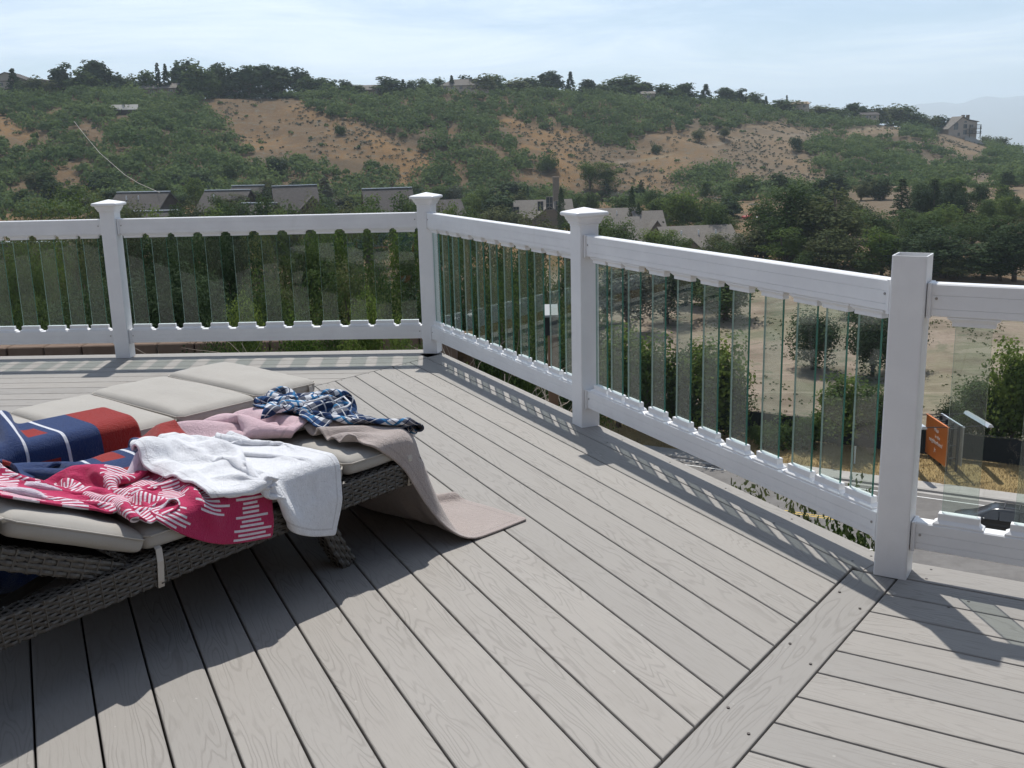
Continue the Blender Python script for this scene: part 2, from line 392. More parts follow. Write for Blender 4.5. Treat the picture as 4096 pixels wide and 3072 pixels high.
# ------------------------------------------------------------------ road, kerb, pavement
def road_strip(q0, q1, z, a0=-90, a1=150):
    A = K0+RD*a0; B = K0+RD*a1
    return [(*(A+QN*q0), z), (*(B+QN*q0), z), (*(B+QN*q1), z), (*(A+QN*q1), z)]
def _asph(t, b, q):
    g = q.pos(); n = q.noise(g, 0.6, 6, 0.7); n2 = q.noise(g, 25, 3); l = q.noise(q.coord('Object', (0.25, 2.2, 1), rot=(0, 0, 0.522)), 0.8, 4)
    c = q.mix(q.rng(n, 0.35, 0.7), (0.120, 0.112, 0.106), (0.165, 0.156, 0.148)); c = q.mix(q.rng(l, 0.5, 0.75, 0, 0.5), c, (0.09, 0.085, 0.08)); c = q.mix(q.rng(n2, 0.6, 0.8, 0, 0.3), c, (0.22, 0.21, 0.2))
    q.l(c, b.inputs['Base Color']); b.inputs['Roughness'].default_value = 0.85
M['asphalt'] = mat('asphalt', build=_asph)
def _conc(t, b, q):
    g = q.pos(); n = q.noise(g, 1.2, 6, 0.65); q.l(q.mix(n, (0.27, 0.255, 0.235), (0.42, 0.40, 0.375)), b.inputs['Base Color']); q.bump(b, q.noise(g, 30, 3), 0.2, 0.01)
M['concrete'] = mat('concrete', rough=0.9, build=_conc)
M['paint_white'] = mat('paint_white', (0.72, 0.72, 0.70), 0.7); M['paint_yellow'] = mat('paint_yellow', (0.62, 0.42, 0.06), 0.7)
b = MB(); b.add(road_strip(-16.2, 0.0, ZR+0.02), [(0, 1, 2, 3)]); ro = b.build('road', M['asphalt']); tag(ro, kind='structure')
def mark(q0, a0, a1, wd=0.11, m='paint_white'):
    b = MB(); b.add(road_strip(q0, q0+wd, ZR+0.026, a0, a1), [(0, 1, 2, 3)]); b.build('lane_marking', M[m], ro)
mark(-1.25, -90, 150)
for k in range(-6, 9): mark(-4.0, 3.5+k*12.2, 3.5+k*12.2+3.1)
mark(-7.55, -90, 150, 0.1, 'paint_yellow'); mark(-7.85, -90, 150, 0.1, 'paint_yellow')
for k in range(-6, 9): mark(-11.75, 5.0+k*12.2, 5.0+k*12.2+3.1)
mark(-15.2, -90, 150)
def slab(name, q0, q1, z0, z1, a0, a1, m, parent=None, gap=0.02):
    b = MB(); p = road_strip(q0, q1, 0, a0+gap, a1-gap); b.prism([x[:2] for x in p], z0, z1); return b.build(name, m, parent)
kb = slab('kerb', 0.0, 0.17, ZR-0.2, ZR+0.17, -90, 150, M['concrete'], gap=0); tag(kb, kind='structure')
kg = MB(); kg.add(road_strip(-0.45, -0.004, ZR+0.03), [(0, 1, 2, 3)]); kg.build('gutter', M['concrete'], kb)
pv = slab('pavement', 0.175, 1.75, ZR-0.2, ZR+0.155, -90, 150, M['concrete'], gap=0); tag(pv, kind='structure')
for k in range(-30, 40): slab('slab', 0.2, 1.73, ZR+0.13, ZR+0.172, k*1.53, (k+1)*1.53, M['concrete'], pv, 0.012)
# ------------------------------------------------------------------ trees
def _shell(rng, n, lo=0.62):
    d = rng.normal(0, 1, (n, 3)); d /= np.linalg.norm(d, axis=1)[:, None]; return d, d*(rng.uniform(lo**3, 1, n)**(1/3))[:, None]
def _blobs(rng, cs, rs, n, flat=0.8):
    k = rng.choice(len(cs), n, p=(rs**2)/np.sum(rs**2)); d, p = _shell(rng, n)
    lump = 1+0.18*np.sin(d[:, 0]*5+k)+0.15*np.sin(d[:, 1]*6+2*k)
    C = cs[k]+p*lump[:, None]*rs[k][:, None]*np.array([1, 1, flat]); return C, d
def tree_meshes(kind, n, size, seed, lm):
    """trunk with limbs, and a crown of leaf clumps, for a tree one metre tall"""
    rng = np.random.default_rng(seed); tb = MB()
    def limb(p0, p1, r0, r1, sag=0.02):
        p0, p1 = np.array(p0), np.array(p1); m = (p0+p1)/2+np.array([0, 0, sag]); tb.tube([p0, m, p1], [r0, (r0+r1)/2, r1], 5, cap=False)
    if kind == 'spruce':
        tb.tube([(0, 0, 0), (0, 0, 0.5), (0, 0, 0.97)], [0.014, 0.009, 0.002], 6)
        lv = 22; zs = []; C = []; N = []
        per = n//(lv*9)+1
        for i in range(lv):
            z = 0.07+0.91*i/lv; R = 0.205*(1-z)**0.85+0.012; R *= rng.uniform(0.8, 1.15)
            nb = max(5, int(11*(1-z)+4))
            for j in range(nb):
                a = rng.uniform(0, 6.28); Rr = R*rng.uniform(0.75, 1.12)
                f = rng.uniform(0.25, 1, per)**0.7
                C.append(np.stack([np.cos(a)*Rr*f+rng.normal(0, 0.008, per), np.sin(a)*Rr*f+rng.normal(0, 0.008, per), z-0.25*Rr*f+rng.normal(0, 0.008, per)], 1))
                N.append(np.tile([np.cos(a)*0.5, np.sin(a)*0.5, 0.75], (per, 1)))
        C = np.concatenate(C); N = np.concatenate(N)
    elif kind == 'column':
        tb.tube([(0, 0, 0), (0, 0, 0.6)], [0.012, 0.004], 6)
        z = rng.uniform(0.03, 1, n); prof = np.interp(z, (0, 0.1, 0.35, 0.7, 0.9, 1), (0.04, 0.075, 0.09, 0.075, 0.04, 0.008))*(1+0.18*np.sin(z*40))
        a = rng.uniform(0, 6.28, n); r = prof*rng.uniform(0.6, 1.1, n); C = np.stack([np.cos(a)*r, np.sin(a)*r, z], 1); N = np.stack([np.cos(a), np.sin(a), 0.35+0*z], 1)
    else:
        if kind == 'round': nb, zc, rx, rz, br, low = 40, 0.52, 0.25, 0.44, (0.11, 0.17), 0.12
        elif kind == 'pine': nb, zc, rx, rz, br, low = 56, 0.49, 0.19, 0.47, (0.075, 0.125), 0.06
        elif kind == 'airy': nb, zc, rx, rz, br, low = 52, 0.52, 0.22, 0.45, (0.06, 0.11), 0.12
        elif kind == 'bush': nb, zc, rx, rz, br, low = 20, 0.42, 0.52, 0.42, (0.16, 0.26), 0.05
        cs = []; 
        while len(cs) < nb:
            d = rng.normal(0, 1, 3); d /= np.linalg.norm(d); r = rng.uniform(0.2, 0.95)
            p = np.array([d[0]*rx*r, d[1]*rx*r, zc+d[2]*rz*r])
            if kind == 'pine': p[:2] *= np.interp(p[2], (0.05, 0.3, 0.75, 1), (1.2, 1.25, 0.95, 0.55))
            if p[2] > low*0.6: cs.append(p)
        cs = np.array(cs); rs = rng.uniform(*br, nb)
        lean = rng.normal(0, 0.02, 2)
        top = 0.82 if kind != 'bush' else 0.4
        tb.tube([(0, 0, -0.02), (lean[0]*0.3, lean[1]*0.3, 0.22), (lean[0], lean[1], 0.5), (lean[0]*1.5, lean[1]*1.5, top)], [0.026, 0.019, 0.012, 0.003], 7)
        for p in cs[:max(8, nb//2)]:
            z0 = max(0.12, p[2]*0.55); limb((lean[0]*z0, lean[1]*z0, z0), p, 0.008, 0.002)
        C, d = _blobs(rng, cs, rs, n, 0.9 if kind != 'pine' else 0.7)
        outw = C-np.array([0, 0, zc]); outw /= np.linalg.norm(outw, axis=1)[:, None]+1e-9; N = d*0.8+outw*0.5+np.array([0, 0, 0.25])
    V = leaf_quads(C, N, size, rng)
    zmax = V[:, :, 2].max(); V = V/zmax
    me = quad_mesh('crown', V, M[lm])
    tm = bpy.data.meshes.new('trunk'); tm.from_pydata(tb.v, [], tb.f); tm.materials.append(M['bark']); tm.polygons.foreach_set('use_smooth', [True]*len(tb.f))
    wd = np.percentile(np.abs(V[:, :, 0]), 97)+np.percentile(np.abs(V[:, :, 1]), 97)
    return tm, me, float(wd)
PROTO = {}
LOD = {'far': {'spruce': (2200, 0.042), 'column': (800, 0.045), 'round': (2200, 0.056), 'pine': (2400, 0.050), 'airy': (1800, 0.045), 'bush': (900, 0.10)},
       'mid': {'spruce': (5000, 0.022), 'column': (2500, 0.020), 'round': (6000, 0.026), 'pine': (6500, 0.022), 'airy': (5500, 0.020), 'bush': (3000, 0.050)},
       'near': {'round': (42000, 0.0090), 'pine': (42000, 0.0085), 'airy': (34000, 0.0085), 'bush': (9000, 0.026)}}
def proto(kind, lod, lm, var):
    k = (kind, lod, lm, var)
    if k not in PROTO:
        n, s = LOD[lod][kind]; PROTO[k] = tree_meshes(kind, n, s, hash((kind, var, lod)) % 1000 if False else (len(PROTO)*17+5), lm)
    return PROTO[k]
LEAFNAME = {'leaf_dark': 'dark', 'leaf_mid': 'mid', 'leaf_bright': 'bright', 'leaf_olive': 'olive', 'leaf_sage': 'grey', 'leaf_scrub': 'dull'}
def plant(name, p, h, wdt, kind, lm, lod, label, cat, group, var=None, trunk=True):
    var = rnd.randrange(2) if var is None else var
    tm, cm, w0 = proto(kind, lod, lm, var)
    root = empty(name, p, rnd.uniform(0, 6.28)); tag(root, label, cat, group)
    k = wdt/w0
    for nm, me in (('trunk', tm), ('crown', cm)):
        o = bpy.data.objects.new(nm, me); o.scale = (k, k, h); link(o, root)
    return root
# --- along the ridge: (u, v of the tip, width) in the 2212 frame
RIDGE = dict(
 spruce=[(25, 147, 26), (338, 135, 15), (355, 137, 17), (870, 171, 17), (975, 162, 14), (1232, 154, 20), (1525, 181, 26), (1655, 207, 12), (1700, 205, 9)],
 pine=[(130, 134, 40), (196, 128, 48), (245, 152, 38), (393, 123, 52), (472, 134, 34), (505, 142, 42), (535, 139, 46), (570, 138, 50), (602, 142, 40), (648, 142, 36), (718, 171, 20), (746, 170, 24), (838, 163, 44), (1008, 160, 28), (1190, 152, 40), (1267, 170, 28), (1395, 176, 22), (1482, 178, 36), (1567, 188, 32), (1597, 190, 32), (1845, 221, 30), (1866, 228, 22), (2027, 247, 32)],
 round=[(70, 160, 30), (168, 145, 44), (272, 158, 32), (318, 150, 36), (425, 139, 56), (452, 150, 40), (690, 166, 46), (665, 165, 40), (770, 182, 26), (885, 172, 22), (915, 167, 30), (945, 165, 26), (1045, 158, 40), (1070, 159, 42), (1110, 166, 46), (1145, 164, 46), (1330, 166, 48), (1365, 158, 58), (1300, 178, 40), (1440, 178, 44), (1460, 186, 30), (1630, 198, 34), (1680, 213, 44), (1715, 214, 48), (1760, 226, 60), (1800, 232, 50), (1895, 226, 40), (1925, 222, 46), (1952, 225, 42), (1982, 240, 34), (2006, 248, 30), (2130, 291, 18), (2162, 293, 28), (2202, 312, 26), (40, 172, 30), (105, 172, 30), (220, 170, 34), (290, 172, 26)])
def rzone(u):
    for lim, z in ((150, 'beside the tan gabled house'), (300, 'by the long brown roof between pines'), (400, 'by the wide low brown house'), (660, 'above the widest bare slope'), (880, 'near the low brown house'), (1130, 'beside the hip-roofed house'), (1420, 'above the upper scrub thicket'), (1640, 'above the sloping dirt track'), (1830, 'by the pale low roof'), (2040, 'leading up to the pale stucco house')):
        if u < lim: return z
    return 'downhill from the pale stucco house'
def vzone(u, v=999):
    for lim, z in ((260, 'by the seen-through-glass house roof'), (420, 'by the metal-ridged brown condominium'), (600, 'by the stepped grey roofs'), (760, 'by the steep grey condominium'), (1000, 'by the corner post condominium'), (1245, 'by the timber-gabled house'), (1440, 'by the cypress-flanked grey houses'), (1600, 'by the wide taupe-roofed house'), (1760, 'by the red brick house'), (1930, 'by the bright round tree and garage'), (2100, 'by the white-patched roof')):
        if u < lim: return z
    return 'by the tan hip-roofed house'
RL = {'spruce': ('slim pointed spruce standing on the ridge crest against the sky', 'slim spruces along the ridge'), 'pine': ('dark rounded pine on the ridge crest between the houses', 'dark pines along the ridge'), 'round': ('leafy green tree on the ridge crest', 'leafy trees along the ridge')}
for kind, lst in RIDGE.items():
    for (u, vt, wpx) in lst:
        U, V = u*S22, vt*S22; d = ray(U, V); t = d[0]/d[1]; y = float(ridge_y(t))+rnd.uniform(4, 22)
        p = aty(U, V, y); z0 = G(p[0], p[1]); z0 -= 0.3+0.10*(p[2]-z0); h = p[2]-z0; wd = wpx*S22/FPX*y*1.25
        if h < 2: continue
        kk = 'round' if kind == 'round' else kind
        lm = {'spruce': 'leaf_dark', 'pine': 'leaf_dark', 'round': rnd.choice(['leaf_mid', 'leaf_mid', 'leaf_olive'])}[kind]
        plant({'spruce': 'spruce_tree', 'pine': 'pine_tree', 'round': 'leafy_tree'}[kind], (p[0], p[1], z0), h, wd, kk, lm, 'far', {'spruce': 'slim pointed spruce', 'pine': 'dark rounded pine', 'round': ('olive' if lm == 'leaf_olive' else 'mid green')+' leafy tree'}[kind]+' on the ridge crest '+rzone(u), 'tree', RL[kind][1]+' '+rzone(u))
# --- valley and slope trees: (u, v foot, v tip, width, kind, leaf)
D_, M_, B_, O_, S_ = 'leaf_dark', 'leaf_mid', 'leaf_bright', 'leaf_olive', 'leaf_sage'
VAL = [(1700, 575, 385, 120, 'airy', M_), (1655, 560, 420, 90, 'airy', M_), (1800, 580, 395, 135, 'airy', O_), (1750, 570, 430, 90, 'airy', M_), (1640, 575, 470, 100, 'airy', O_), (1700, 590, 490, 90, 'airy', B_), (1795, 595, 490, 110, 'pine', O_), (1740, 600, 540, 60, 'round', M_), (1905, 600, 485, 88, 'round', B_),
       (1960, 600, 512, 90, 'pine', D_), (2035, 600, 490, 110, 'pine', D_), (2000, 590, 500, 80, 'pine', D_), (2125, 603, 520, 95, 'pine', D_), (2190, 608, 478, 90, 'pine', D_), (2160, 606, 500, 70, 'pine', D_), (1870, 598, 540, 70, 'round', M_), (2068, 605, 553, 74, 'round', O_), (1600, 575, 500, 70, 'airy', O_), (1545, 560, 500, 60, 'round', O_),
       (1945, 478, 385, 46, 'spruce', D_), (1985, 478, 392, 50, 'pine', D_), (2015, 478, 388, 44, 'spruce', D_), (2055, 480, 392, 46, 'pine', D_), (2075, 485, 410, 40, 'pine', D_), (2115, 478, 406, 40, 'spruce', D_), (1905, 432, 400, 16, 'spruce', D_), (2187, 490, 413, 44, 'pine', D_), (2140, 480, 440, 26, 'spruce', D_),
       (1960, 520, 448, 80, 'round', M_), (2030, 512, 438, 80, 'round', B_), (2100, 530, 458, 86, 'round', M_), (1890, 528, 452, 80, 'round', M_), (2150, 545, 462, 90, 'round', M_), (1850, 520, 450, 60, 'round', B_), (2195, 540, 500, 60, 'round', M_), (1990, 540, 475, 70, 'round', D_), (2060, 545, 480, 70, 'round', M_),
       (1275, 412, 345, 50, 'airy', B_), (1312, 412, 350, 56, 'airy', B_), (1308, 436, 390, 44, 'spruce', D_), (1385, 436, 388, 22, 'spruce', D_), (1410, 470, 404, 44, 'round', M_), (1475, 505, 404, 82, 'round', B_), (1520, 500, 425, 60, 'round', M_), (1545, 550, 432, 74, 'airy', M_), (1430, 490, 422, 50, 'round', O_), (1345, 440, 412, 40, 'bush', S_),
       (1090, 500, 438, 100, 'bush', O_), (1040, 480, 400, 62, 'round', M_), (1010, 485, 415, 60, 'round', B_), (985, 470, 395, 42, 'round', S_), (960, 470, 398, 50, 'round', M_), (1160, 450, 405, 70, 'bush', M_), (1190, 445, 400, 60, 'bush', O_), (1250, 450, 415, 60, 'bush', M_), (1120, 460, 420, 50, 'bush', O_),
       (425, 450, 381, 48, 'round', B_), (545, 465, 408, 70, 'airy', M_), (500, 470, 415, 70, 'airy', O_), (705, 460, 384, 52, 'spruce', S_), (600, 385, 333, 42, 'round', D_), (575, 470, 400, 46, 'airy', D_), (390, 465, 415, 50, 'airy', D_), (650, 455, 430, 60, 'bush', M_), (770, 460, 420, 60, 'airy', B_), (730, 460, 415, 50, 'airy', O_), (860, 460, 418, 70, 'airy', B_), (910, 455, 415, 60, 'airy', M_), (830, 470, 430, 60, 'airy', O_), (680, 470, 425, 60, 'airy', M_),
       (733, 292, 262, 26, 'bush', M_), (1185, 372, 322, 40, 'bush', M_), (1415, 332, 304, 24, 'bush', M_), (1510, 308, 275, 26, 'round', O_), (1720, 326, 293, 28, 'bush', D_), (1565, 300, 272, 20, 'round', O_)]
VNAME = {'airy': ('cottonwood', 'loose upright cottonwood'), 'round': ('leafy_tree', 'round-headed leafy tree'), 'pine': ('pine_tree', 'shaggy pine'), 'spruce': ('spruce_tree', 'pointed spruce'), 'bush': ('shrub', 'spreading shrub'), 'column': ('cypress_tree', 'narrow columnar cypress')}
VCOL = {D_: 'dark green', M_: 'mid green', B_: 'bright green', O_: 'olive green', S_: 'grey green'}
def valley(u, vb, vt, wpx, kind, lm, lod='mid', where='among the valley houses', y=None):
    p = Tm(u*S22, vb*S22) if y is None else None
    if y is not None:
        p = aty(u*S22, vt*S22, y); p[2] = G(p[0], p[1])
    elif p is None: return
    top = aty(u*S22, vt*S22, p[1]); h = top[2]-p[2]; wd = wpx*S22/FPX*p[1]
    nm, wd2 = VNAME[kind]; where = where.replace('@', vzone(u)); lab = f'{VCOL[lm]} {wd2} {where}'
    return plant(nm, (p[0], p[1], p[2]-0.25), h+0.25, wd, kind, lm, lod, lab, 'shrub' if kind == 'bush' else 'tree', f'{VCOL[lm]} {wd2}s {where}')
for e in VAL:
    wh = 'below the hill foot @' if e[0] > 1580 and e[1] > 400 else 'at the slope foot @' if e[1] > 385 else 'standing alone on the dry slope'
    valley(*e, where=wh)
for (u, vb, vt, wpx) in [(1213, 505, 404, 17), (1365, 525, 402, 19), (1379, 528, 438, 17), (1133, 455, 402, 8), (1141, 455, 400, 8), (1432, 530, 478, 22)]:
    valley(u, vb, vt, wpx, 'column', 'leaf_dark', where='rising beside the grey house roofs')
# --- in and round the dirt field, by the road fence
for e in [(1755, 800, 660, 92, 'round', D_), (1567, 692, 578, 120, 'round', M_), (1520, 660, 540, 90, 'round', D_), (1885, 815, 650, 110, 'round', D_), (1935, 800, 660, 100, 'round', D_), (1845, 690, 640, 66, 'round', B_), (1480, 660, 560, 90, 'airy', D_)]:
    valley(*e, where='with a bare trunk in the dirt field')
for e in [(1335, 925, 690, 120, 'round', B_), (1395, 935, 705, 120, 'round', B_), (1470, 940, 735, 110, 'round', M_), (1540, 945, 705, 150, 'round', B_), (1585, 950, 800, 80, 'round', M_), (1690, 960, 895, 100, 'bush', M_), (1640, 958, 905, 60, 'bush', M_), (1750, 965, 885, 70, 'bush', B_), (1815, 965, 805, 120, 'round', B_), (1890, 965, 830, 90, 'round', M_), (1930, 960, 850, 60, 'round', B_),
          (2050, 940, 850, 50, 'round', D_), (2110, 965, 812, 100, 'airy', M_), (2185, 985, 720, 120, 'round', B_), (2160, 975, 800, 90, 'round', M_), (2250, 990, 700, 130, 'round', B_), (2075, 960, 870, 60, 'bush', M_), (1270, 900, 660, 110, 'round', M_), (1210, 880, 690, 90, 'round', B_), (1160, 860, 640, 90, 'round', M_), (1240, 800, 610, 90, 'airy', M_), (1190, 800, 585, 90, 'airy', O_),
          (1360, 720, 560, 130, 'airy', S_), (1440, 700, 556, 110, 'airy', D_), (1310, 700, 570, 90, 'airy', M_), (1230, 700, 560, 60, 'airy', M_), (2120, 900, 830, 90, 'round', B_)]:
    valley(*e, where='behind the dark fence by the road')
# --- close below the deck on the left: (u, v tip, width, kind, leaf, distance)
for (u, vt, wpx, kind, lm, y) in [(40, 395, 210, 'round', O_, 66), (150, 388, 200, 'round', M_, 72), (220, 400, 160, 'round', O_, 70), (-60, 400, 200, 'round', M_, 70), (30, 500, 160, 'round', M_, 58), (110, 505, 130, 'round', B_, 60),
        (200, 470, 170, 'pine', D_, 38), (300, 455, 190, 'pine', D_, 34), (400, 460, 190, 'pine', D_, 36), (470, 470, 170, 'pine', D_, 33), (170, 505, 150, 'airy', O_, 31), (560, 470, 180, 'airy', O_, 40), (640, 465, 170, 'airy', M_, 42), (730, 450, 170, 'airy', B_, 46), (820, 452, 170, 'airy', M_, 44), (890, 460, 150, 'airy', B_, 40), (980, 470, 170, 'airy', M_, 40), (1060, 480, 170, 'pine', D_, 42), (1130, 520, 150, 'pine', D_, 38), (1010, 540, 160, 'airy', D_, 30),
        (70, 620, 170, 'round', M_, 27), (-20, 640, 170, 'airy', M_, 24), (240, 600, 240, 'pine', D_, 27), (420, 560, 250, 'pine', D_, 26), (600, 560, 230, 'airy', M_, 25), (760, 545, 230, 'airy', O_, 26), (880, 560, 210, 'airy', M_, 26), (1080, 640, 220, 'airy', O_, 24), (1180, 690, 200, 'airy', M_, 26), (990, 505, 230, 'round', D_, 23), (1075, 560, 230, 'round', M_, 22), (1150, 600, 230, 'round', D_, 24), (1215, 640, 210, 'round', M_, 27), (500, 600, 230, 'round', D_, 21), (330, 560, 240, 'pine', D_, 22), (170, 590, 220, 'pine', D_, 23), (1085, 492, 170, 'round', D_, 52), (1140, 500, 170, 'round', M_, 60), (1100, 520, 190, 'round', M_, 34)]:
    valley(u, None, vt, wpx, kind, lm, 'near', where='crowding below the left side of the deck', y=y)
for (u, vt, wpx, y) in [(535, 612, 130, 14.5), (620, 660, 150, 13.5), (690, 640, 120, 14), (800, 600, 130, 14.5), (860, 660, 120, 13), (480, 690, 110, 13), (745, 690, 130, 12.5), (900, 700, 110, 12)]:
    valley(u, None, vt, wpx*1.2, 'airy', (B_ if u % 3 else M_), 'near', where='pushing up fresh shoots just below the railing', y=y)
for (u, vt, wpx, y) in [(1000, 790, 110, 8.6), (1090, 830, 120, 7.8), (1180, 880, 120, 7.2), (1290, 930, 120, 6.8), (1560, 1010, 150, 7.5), (1650, 1050, 160, 6.8), (1750, 1085, 170, 6.2), (1840, 1120, 160, 5.8), (1790, 1022, 130, 7.6), (1860, 1070, 120, 6.9), (1700, 1020, 110, 8.2), (2290, 1190, 150, 6.0)]:
    valley(u, None, vt, wpx*2.3, 'bush', rnd.choice([M_, O_]), 'near', where='growing up against the deck edge', y=y)

# --- the dense groves that fill the valley between the houses
def fill():
    r = random.Random(77); n = 0
    while n < 150:
        y = r.uniform(165, 345); t = r.uniform(-0.52, 0.56); x = t*y; q = (x-K0[0])*QN[0]+(y-K0[1])*QN[1]
        if q < 92 or y > float(base_y(t))+25: continue
        u, v = project(np.array([x, y, G(x, y)]))
        if any(abs(u/S22-a) < b_ and y < yy for a, b_, yy in ((310, 60, 235), (338, 45, 205), (500, 55, 245), (560, 36, 222), (636, 45, 250), (836, 50, 245), (1172, 58, 262), (1330, 60, 205), (1398, 30, 215), (1500, 80, 190), (1630, 36, 300), (2066, 46, 215))) and r.random() < 0.93: continue
        kind, lm = r.choice([('round', M_), ('round', B_), ('round', M_), ('airy', M_), ('airy', O_), ('round', D_), ('pine', D_), ('bush', M_), ('bush', O_)]); h = r.uniform(4.5, 8.5) if kind != 'bush' else r.uniform(2, 4)
        nm, wd2 = VNAME[kind]; plant(nm, (x, y, G(x, y)-0.2), h, h*r.uniform(0.6, 0.95)*(1.5 if kind == 'bush' else 1), kind, lm, 'mid' if y < 240 else 'far', f'{VCOL[lm]} {wd2} in the valley grove '+vzone(u/S22), 'shrub' if kind == 'bush' else 'tree', f'{VCOL[lm]} {wd2}s of the valley grove '+vzone(u/S22)); n += 1
fill()
for i, (u, vt) in enumerate([(385, 432), (422, 418), (455, 440), (490, 432), (525, 428), (578, 428), (605, 446), (690, 428), (722, 436), (758, 420), (792, 438), (880, 430), (905, 425), (945, 428), (978, 432), (1010, 440), (250, 430), (285, 422), (345, 438), (470, 416), (560, 418), (668, 408), (800, 418), (868, 408), (622, 425), (1150, 440), (1300, 462), (1345, 470), (1480, 505), (1540, 510), (275, 448), (380, 450), (1240, 455), (1270, 470), (1420, 490), (1570, 520), (1445, 500)]):
    valley(u, None, vt, 50+(i*13) % 30, ('round', 'airy', 'round')[i % 3], (M_, O_, B_, M_)[i % 4], 'mid', where='in front of the houses @', y=150+(i*29) % 40)
# --- scrub oak over the hillside (nobody could count it) and sage on the bare slope
def scatter(n, seed):
    rng = np.random.default_rng(seed); t = rng.uniform(-0.72, 0.74, n); s = rng.uniform(-0.25, 1.12, n)
    y = base_y(t)+s*(ridge_y(t)-base_y(t)); w_ = y/650; k = rng.uniform(0, 1, n) < w_; t, s, y = t[k], s[k], y[k]; x = t*y
    return np.stack([x, y, ground(x, y)], 1), s, rng
P, s, rng = scatter(17000, 5); m = bare_mask(P) | bare_mask(P+np.array([0, 0, 2.6]))
for zx in ((0, 164, 142, 196), (300, 176, 388, 200), (768, 178, 828, 202), (952, 168, 1058, 194), (2030, 250, 2112, 296), (240, 230, 300, 248)):
    uu, vv = project(P+np.array([0, 0, 2.6])); m |= (uu/S22 > zx[0]) & (uu/S22 < zx[2]) & (vv/S22 > zx[1]) & (vv/S22 < zx[3])
clump = _wob(P[:, 0]*1.3, P[:, 1]*1.3+9)
keep = (~m) & (clump > -1.35) & ((s > -0.05) | (rng.uniform(0, 1, len(P)) < 0.6)); P = P[keep]
def foliage_field(name, P, rad, n, size, lm, seed, flat=0.75, jit=0.5):
    rng = np.random.default_rng(seed); N0 = len(P); R = rad*np.clip(rng.lognormal(-0.12, 0.33, N0), 0.5, 1.9)*np.clip(1+0.16*_wob(P[:, 0]*0.9, P[:, 1]*0.9), 0.6, 1.4)
    d = rng.normal(0, 1, (N0, n, 3)); d[..., 2] = np.abs(d[..., 2])*0.9-0.12; d /= np.linalg.norm(d, axis=2)[..., None]
    lump = 1+0.22*np.sin(d[..., 0]*4+R[:, None]*9)+0.2*np.sin(d[..., 1]*5+R[:, None]*17)
    C = P[:, None]+d*lump[..., None]*R[:, None, None]*np.array([1, 1, flat])*rng.uniform(0.75, 1.0, (N0, n, 1))+np.array([0, 0, rad*0.35])
    V = leaf_quads(C.reshape(-1, 3), d.reshape(-1, 3)+np.array([0, 0, 0.15]), size, rng, 1.0, jit)
    o = bpy.data.objects.new(name, quad_mesh(name, V, M[lm])); link(o); return o
print('scrub', len(P)); o = foliage_field('scrub_oak', P, 2.8, 76, 0.84, 'leaf_scrub', 8, 0.92, 0.42); tag(o, 'dense green scrub oak covering the hillside below the ridge', 'scrub', kind='stuff')
P, s, rng = scatter(42000, 15); m = bare_mask(P); keep = m & (rng.uniform(0, 1, len(P)) < np.clip(0.45+0.42*_wob(P[:, 0]*1.1, P[:, 1]*1.1), 0.06, 0.95))
o = foliage_field('sagebrush', P[keep], 0.72, 16, 0.42, 'leaf_sage', 9); tag(o, 'low grey green sagebrush dotted over the bare dry slope', 'sagebrush', kind='stuff')
keep2 = m & (rng.uniform(0, 1, len(P)) < 0.012)
o = foliage_field('hill_brush', P[keep2], 1.3, 40, 0.6, 'leaf_scrub', 10); tag(o, 'scattered dark green bushes on the bare dry slope', 'bushes', kind='stuff')
def weeds():
    r = np.random.default_rng(21); n = 9000; a = r.uniform(-30, 75, n); q = r.uniform(8, 90, n); xy = K0[None]+RD[None]*a[:, None]+QN[None]*q[:, None]
    k = (_wob(xy[:, 0]*4.1, xy[:, 1]*3.7)+0.6*_wob(xy[:, 0]*11, xy[:, 1]*9)) > 0.35; xy = xy[k]; P = np.stack([xy[:, 0], xy[:, 1], ground(xy[:, 0], xy[:, 1])-0.05], 1)
    o = foliage_field('field_weeds', P, 0.20, 9, 0.14, 'leaf_olive', 22, 0.6, 0.6); tag(o, 'low dry weeds scattered over the graded dirt field', 'weeds', kind='stuff')
weeds()
# dry grass tufts on the bank by the fence
def tufts(name, n, seed):
    rng = np.random.default_rng(seed); a = rng.uniform(-25, 60, n); q = rng.uniform(1.75, 6.4, n)
    xy = K0[None]+RD[None]*a[:, None]+QN[None]*q[:, None]; z = ground(xy[:, 0], xy[:, 1])
    th = rng.uniform(0, 6.28, n); h = rng.uniform(0.06, 0.22, n); wv = np.stack([np.cos(th), np.sin(th), 0*th], 1)*0.016; tip = rng.normal(0, 0.08, (n, 3)); tip[:, 2] = h
    b0 = np.stack([xy[:, 0], xy[:, 1], z-0.02], 1); V = np.stack([b0-wv, b0+wv, b0+wv*0.3+tip, b0-wv*0.3+tip], 1)
    o = bpy.data.objects.new(name, quad_mesh(name, V, M['straw'])); return link(o)
def _straw(t, b, q):
    n = q.noise(q.pos(), 3, 4); q.l(q.mix(n, (0.26, 0.19, 0.09), (0.42, 0.33, 0.18)), b.inputs['Base Color'])
M['straw'] = mat('straw', rough=0.9, spec=0.1, build=_straw)
o = tufts('dry_grass', 45000, 3); tag(o, 'dry yellow grass on the bank between pavement and fence', 'grass', kind='stuff')
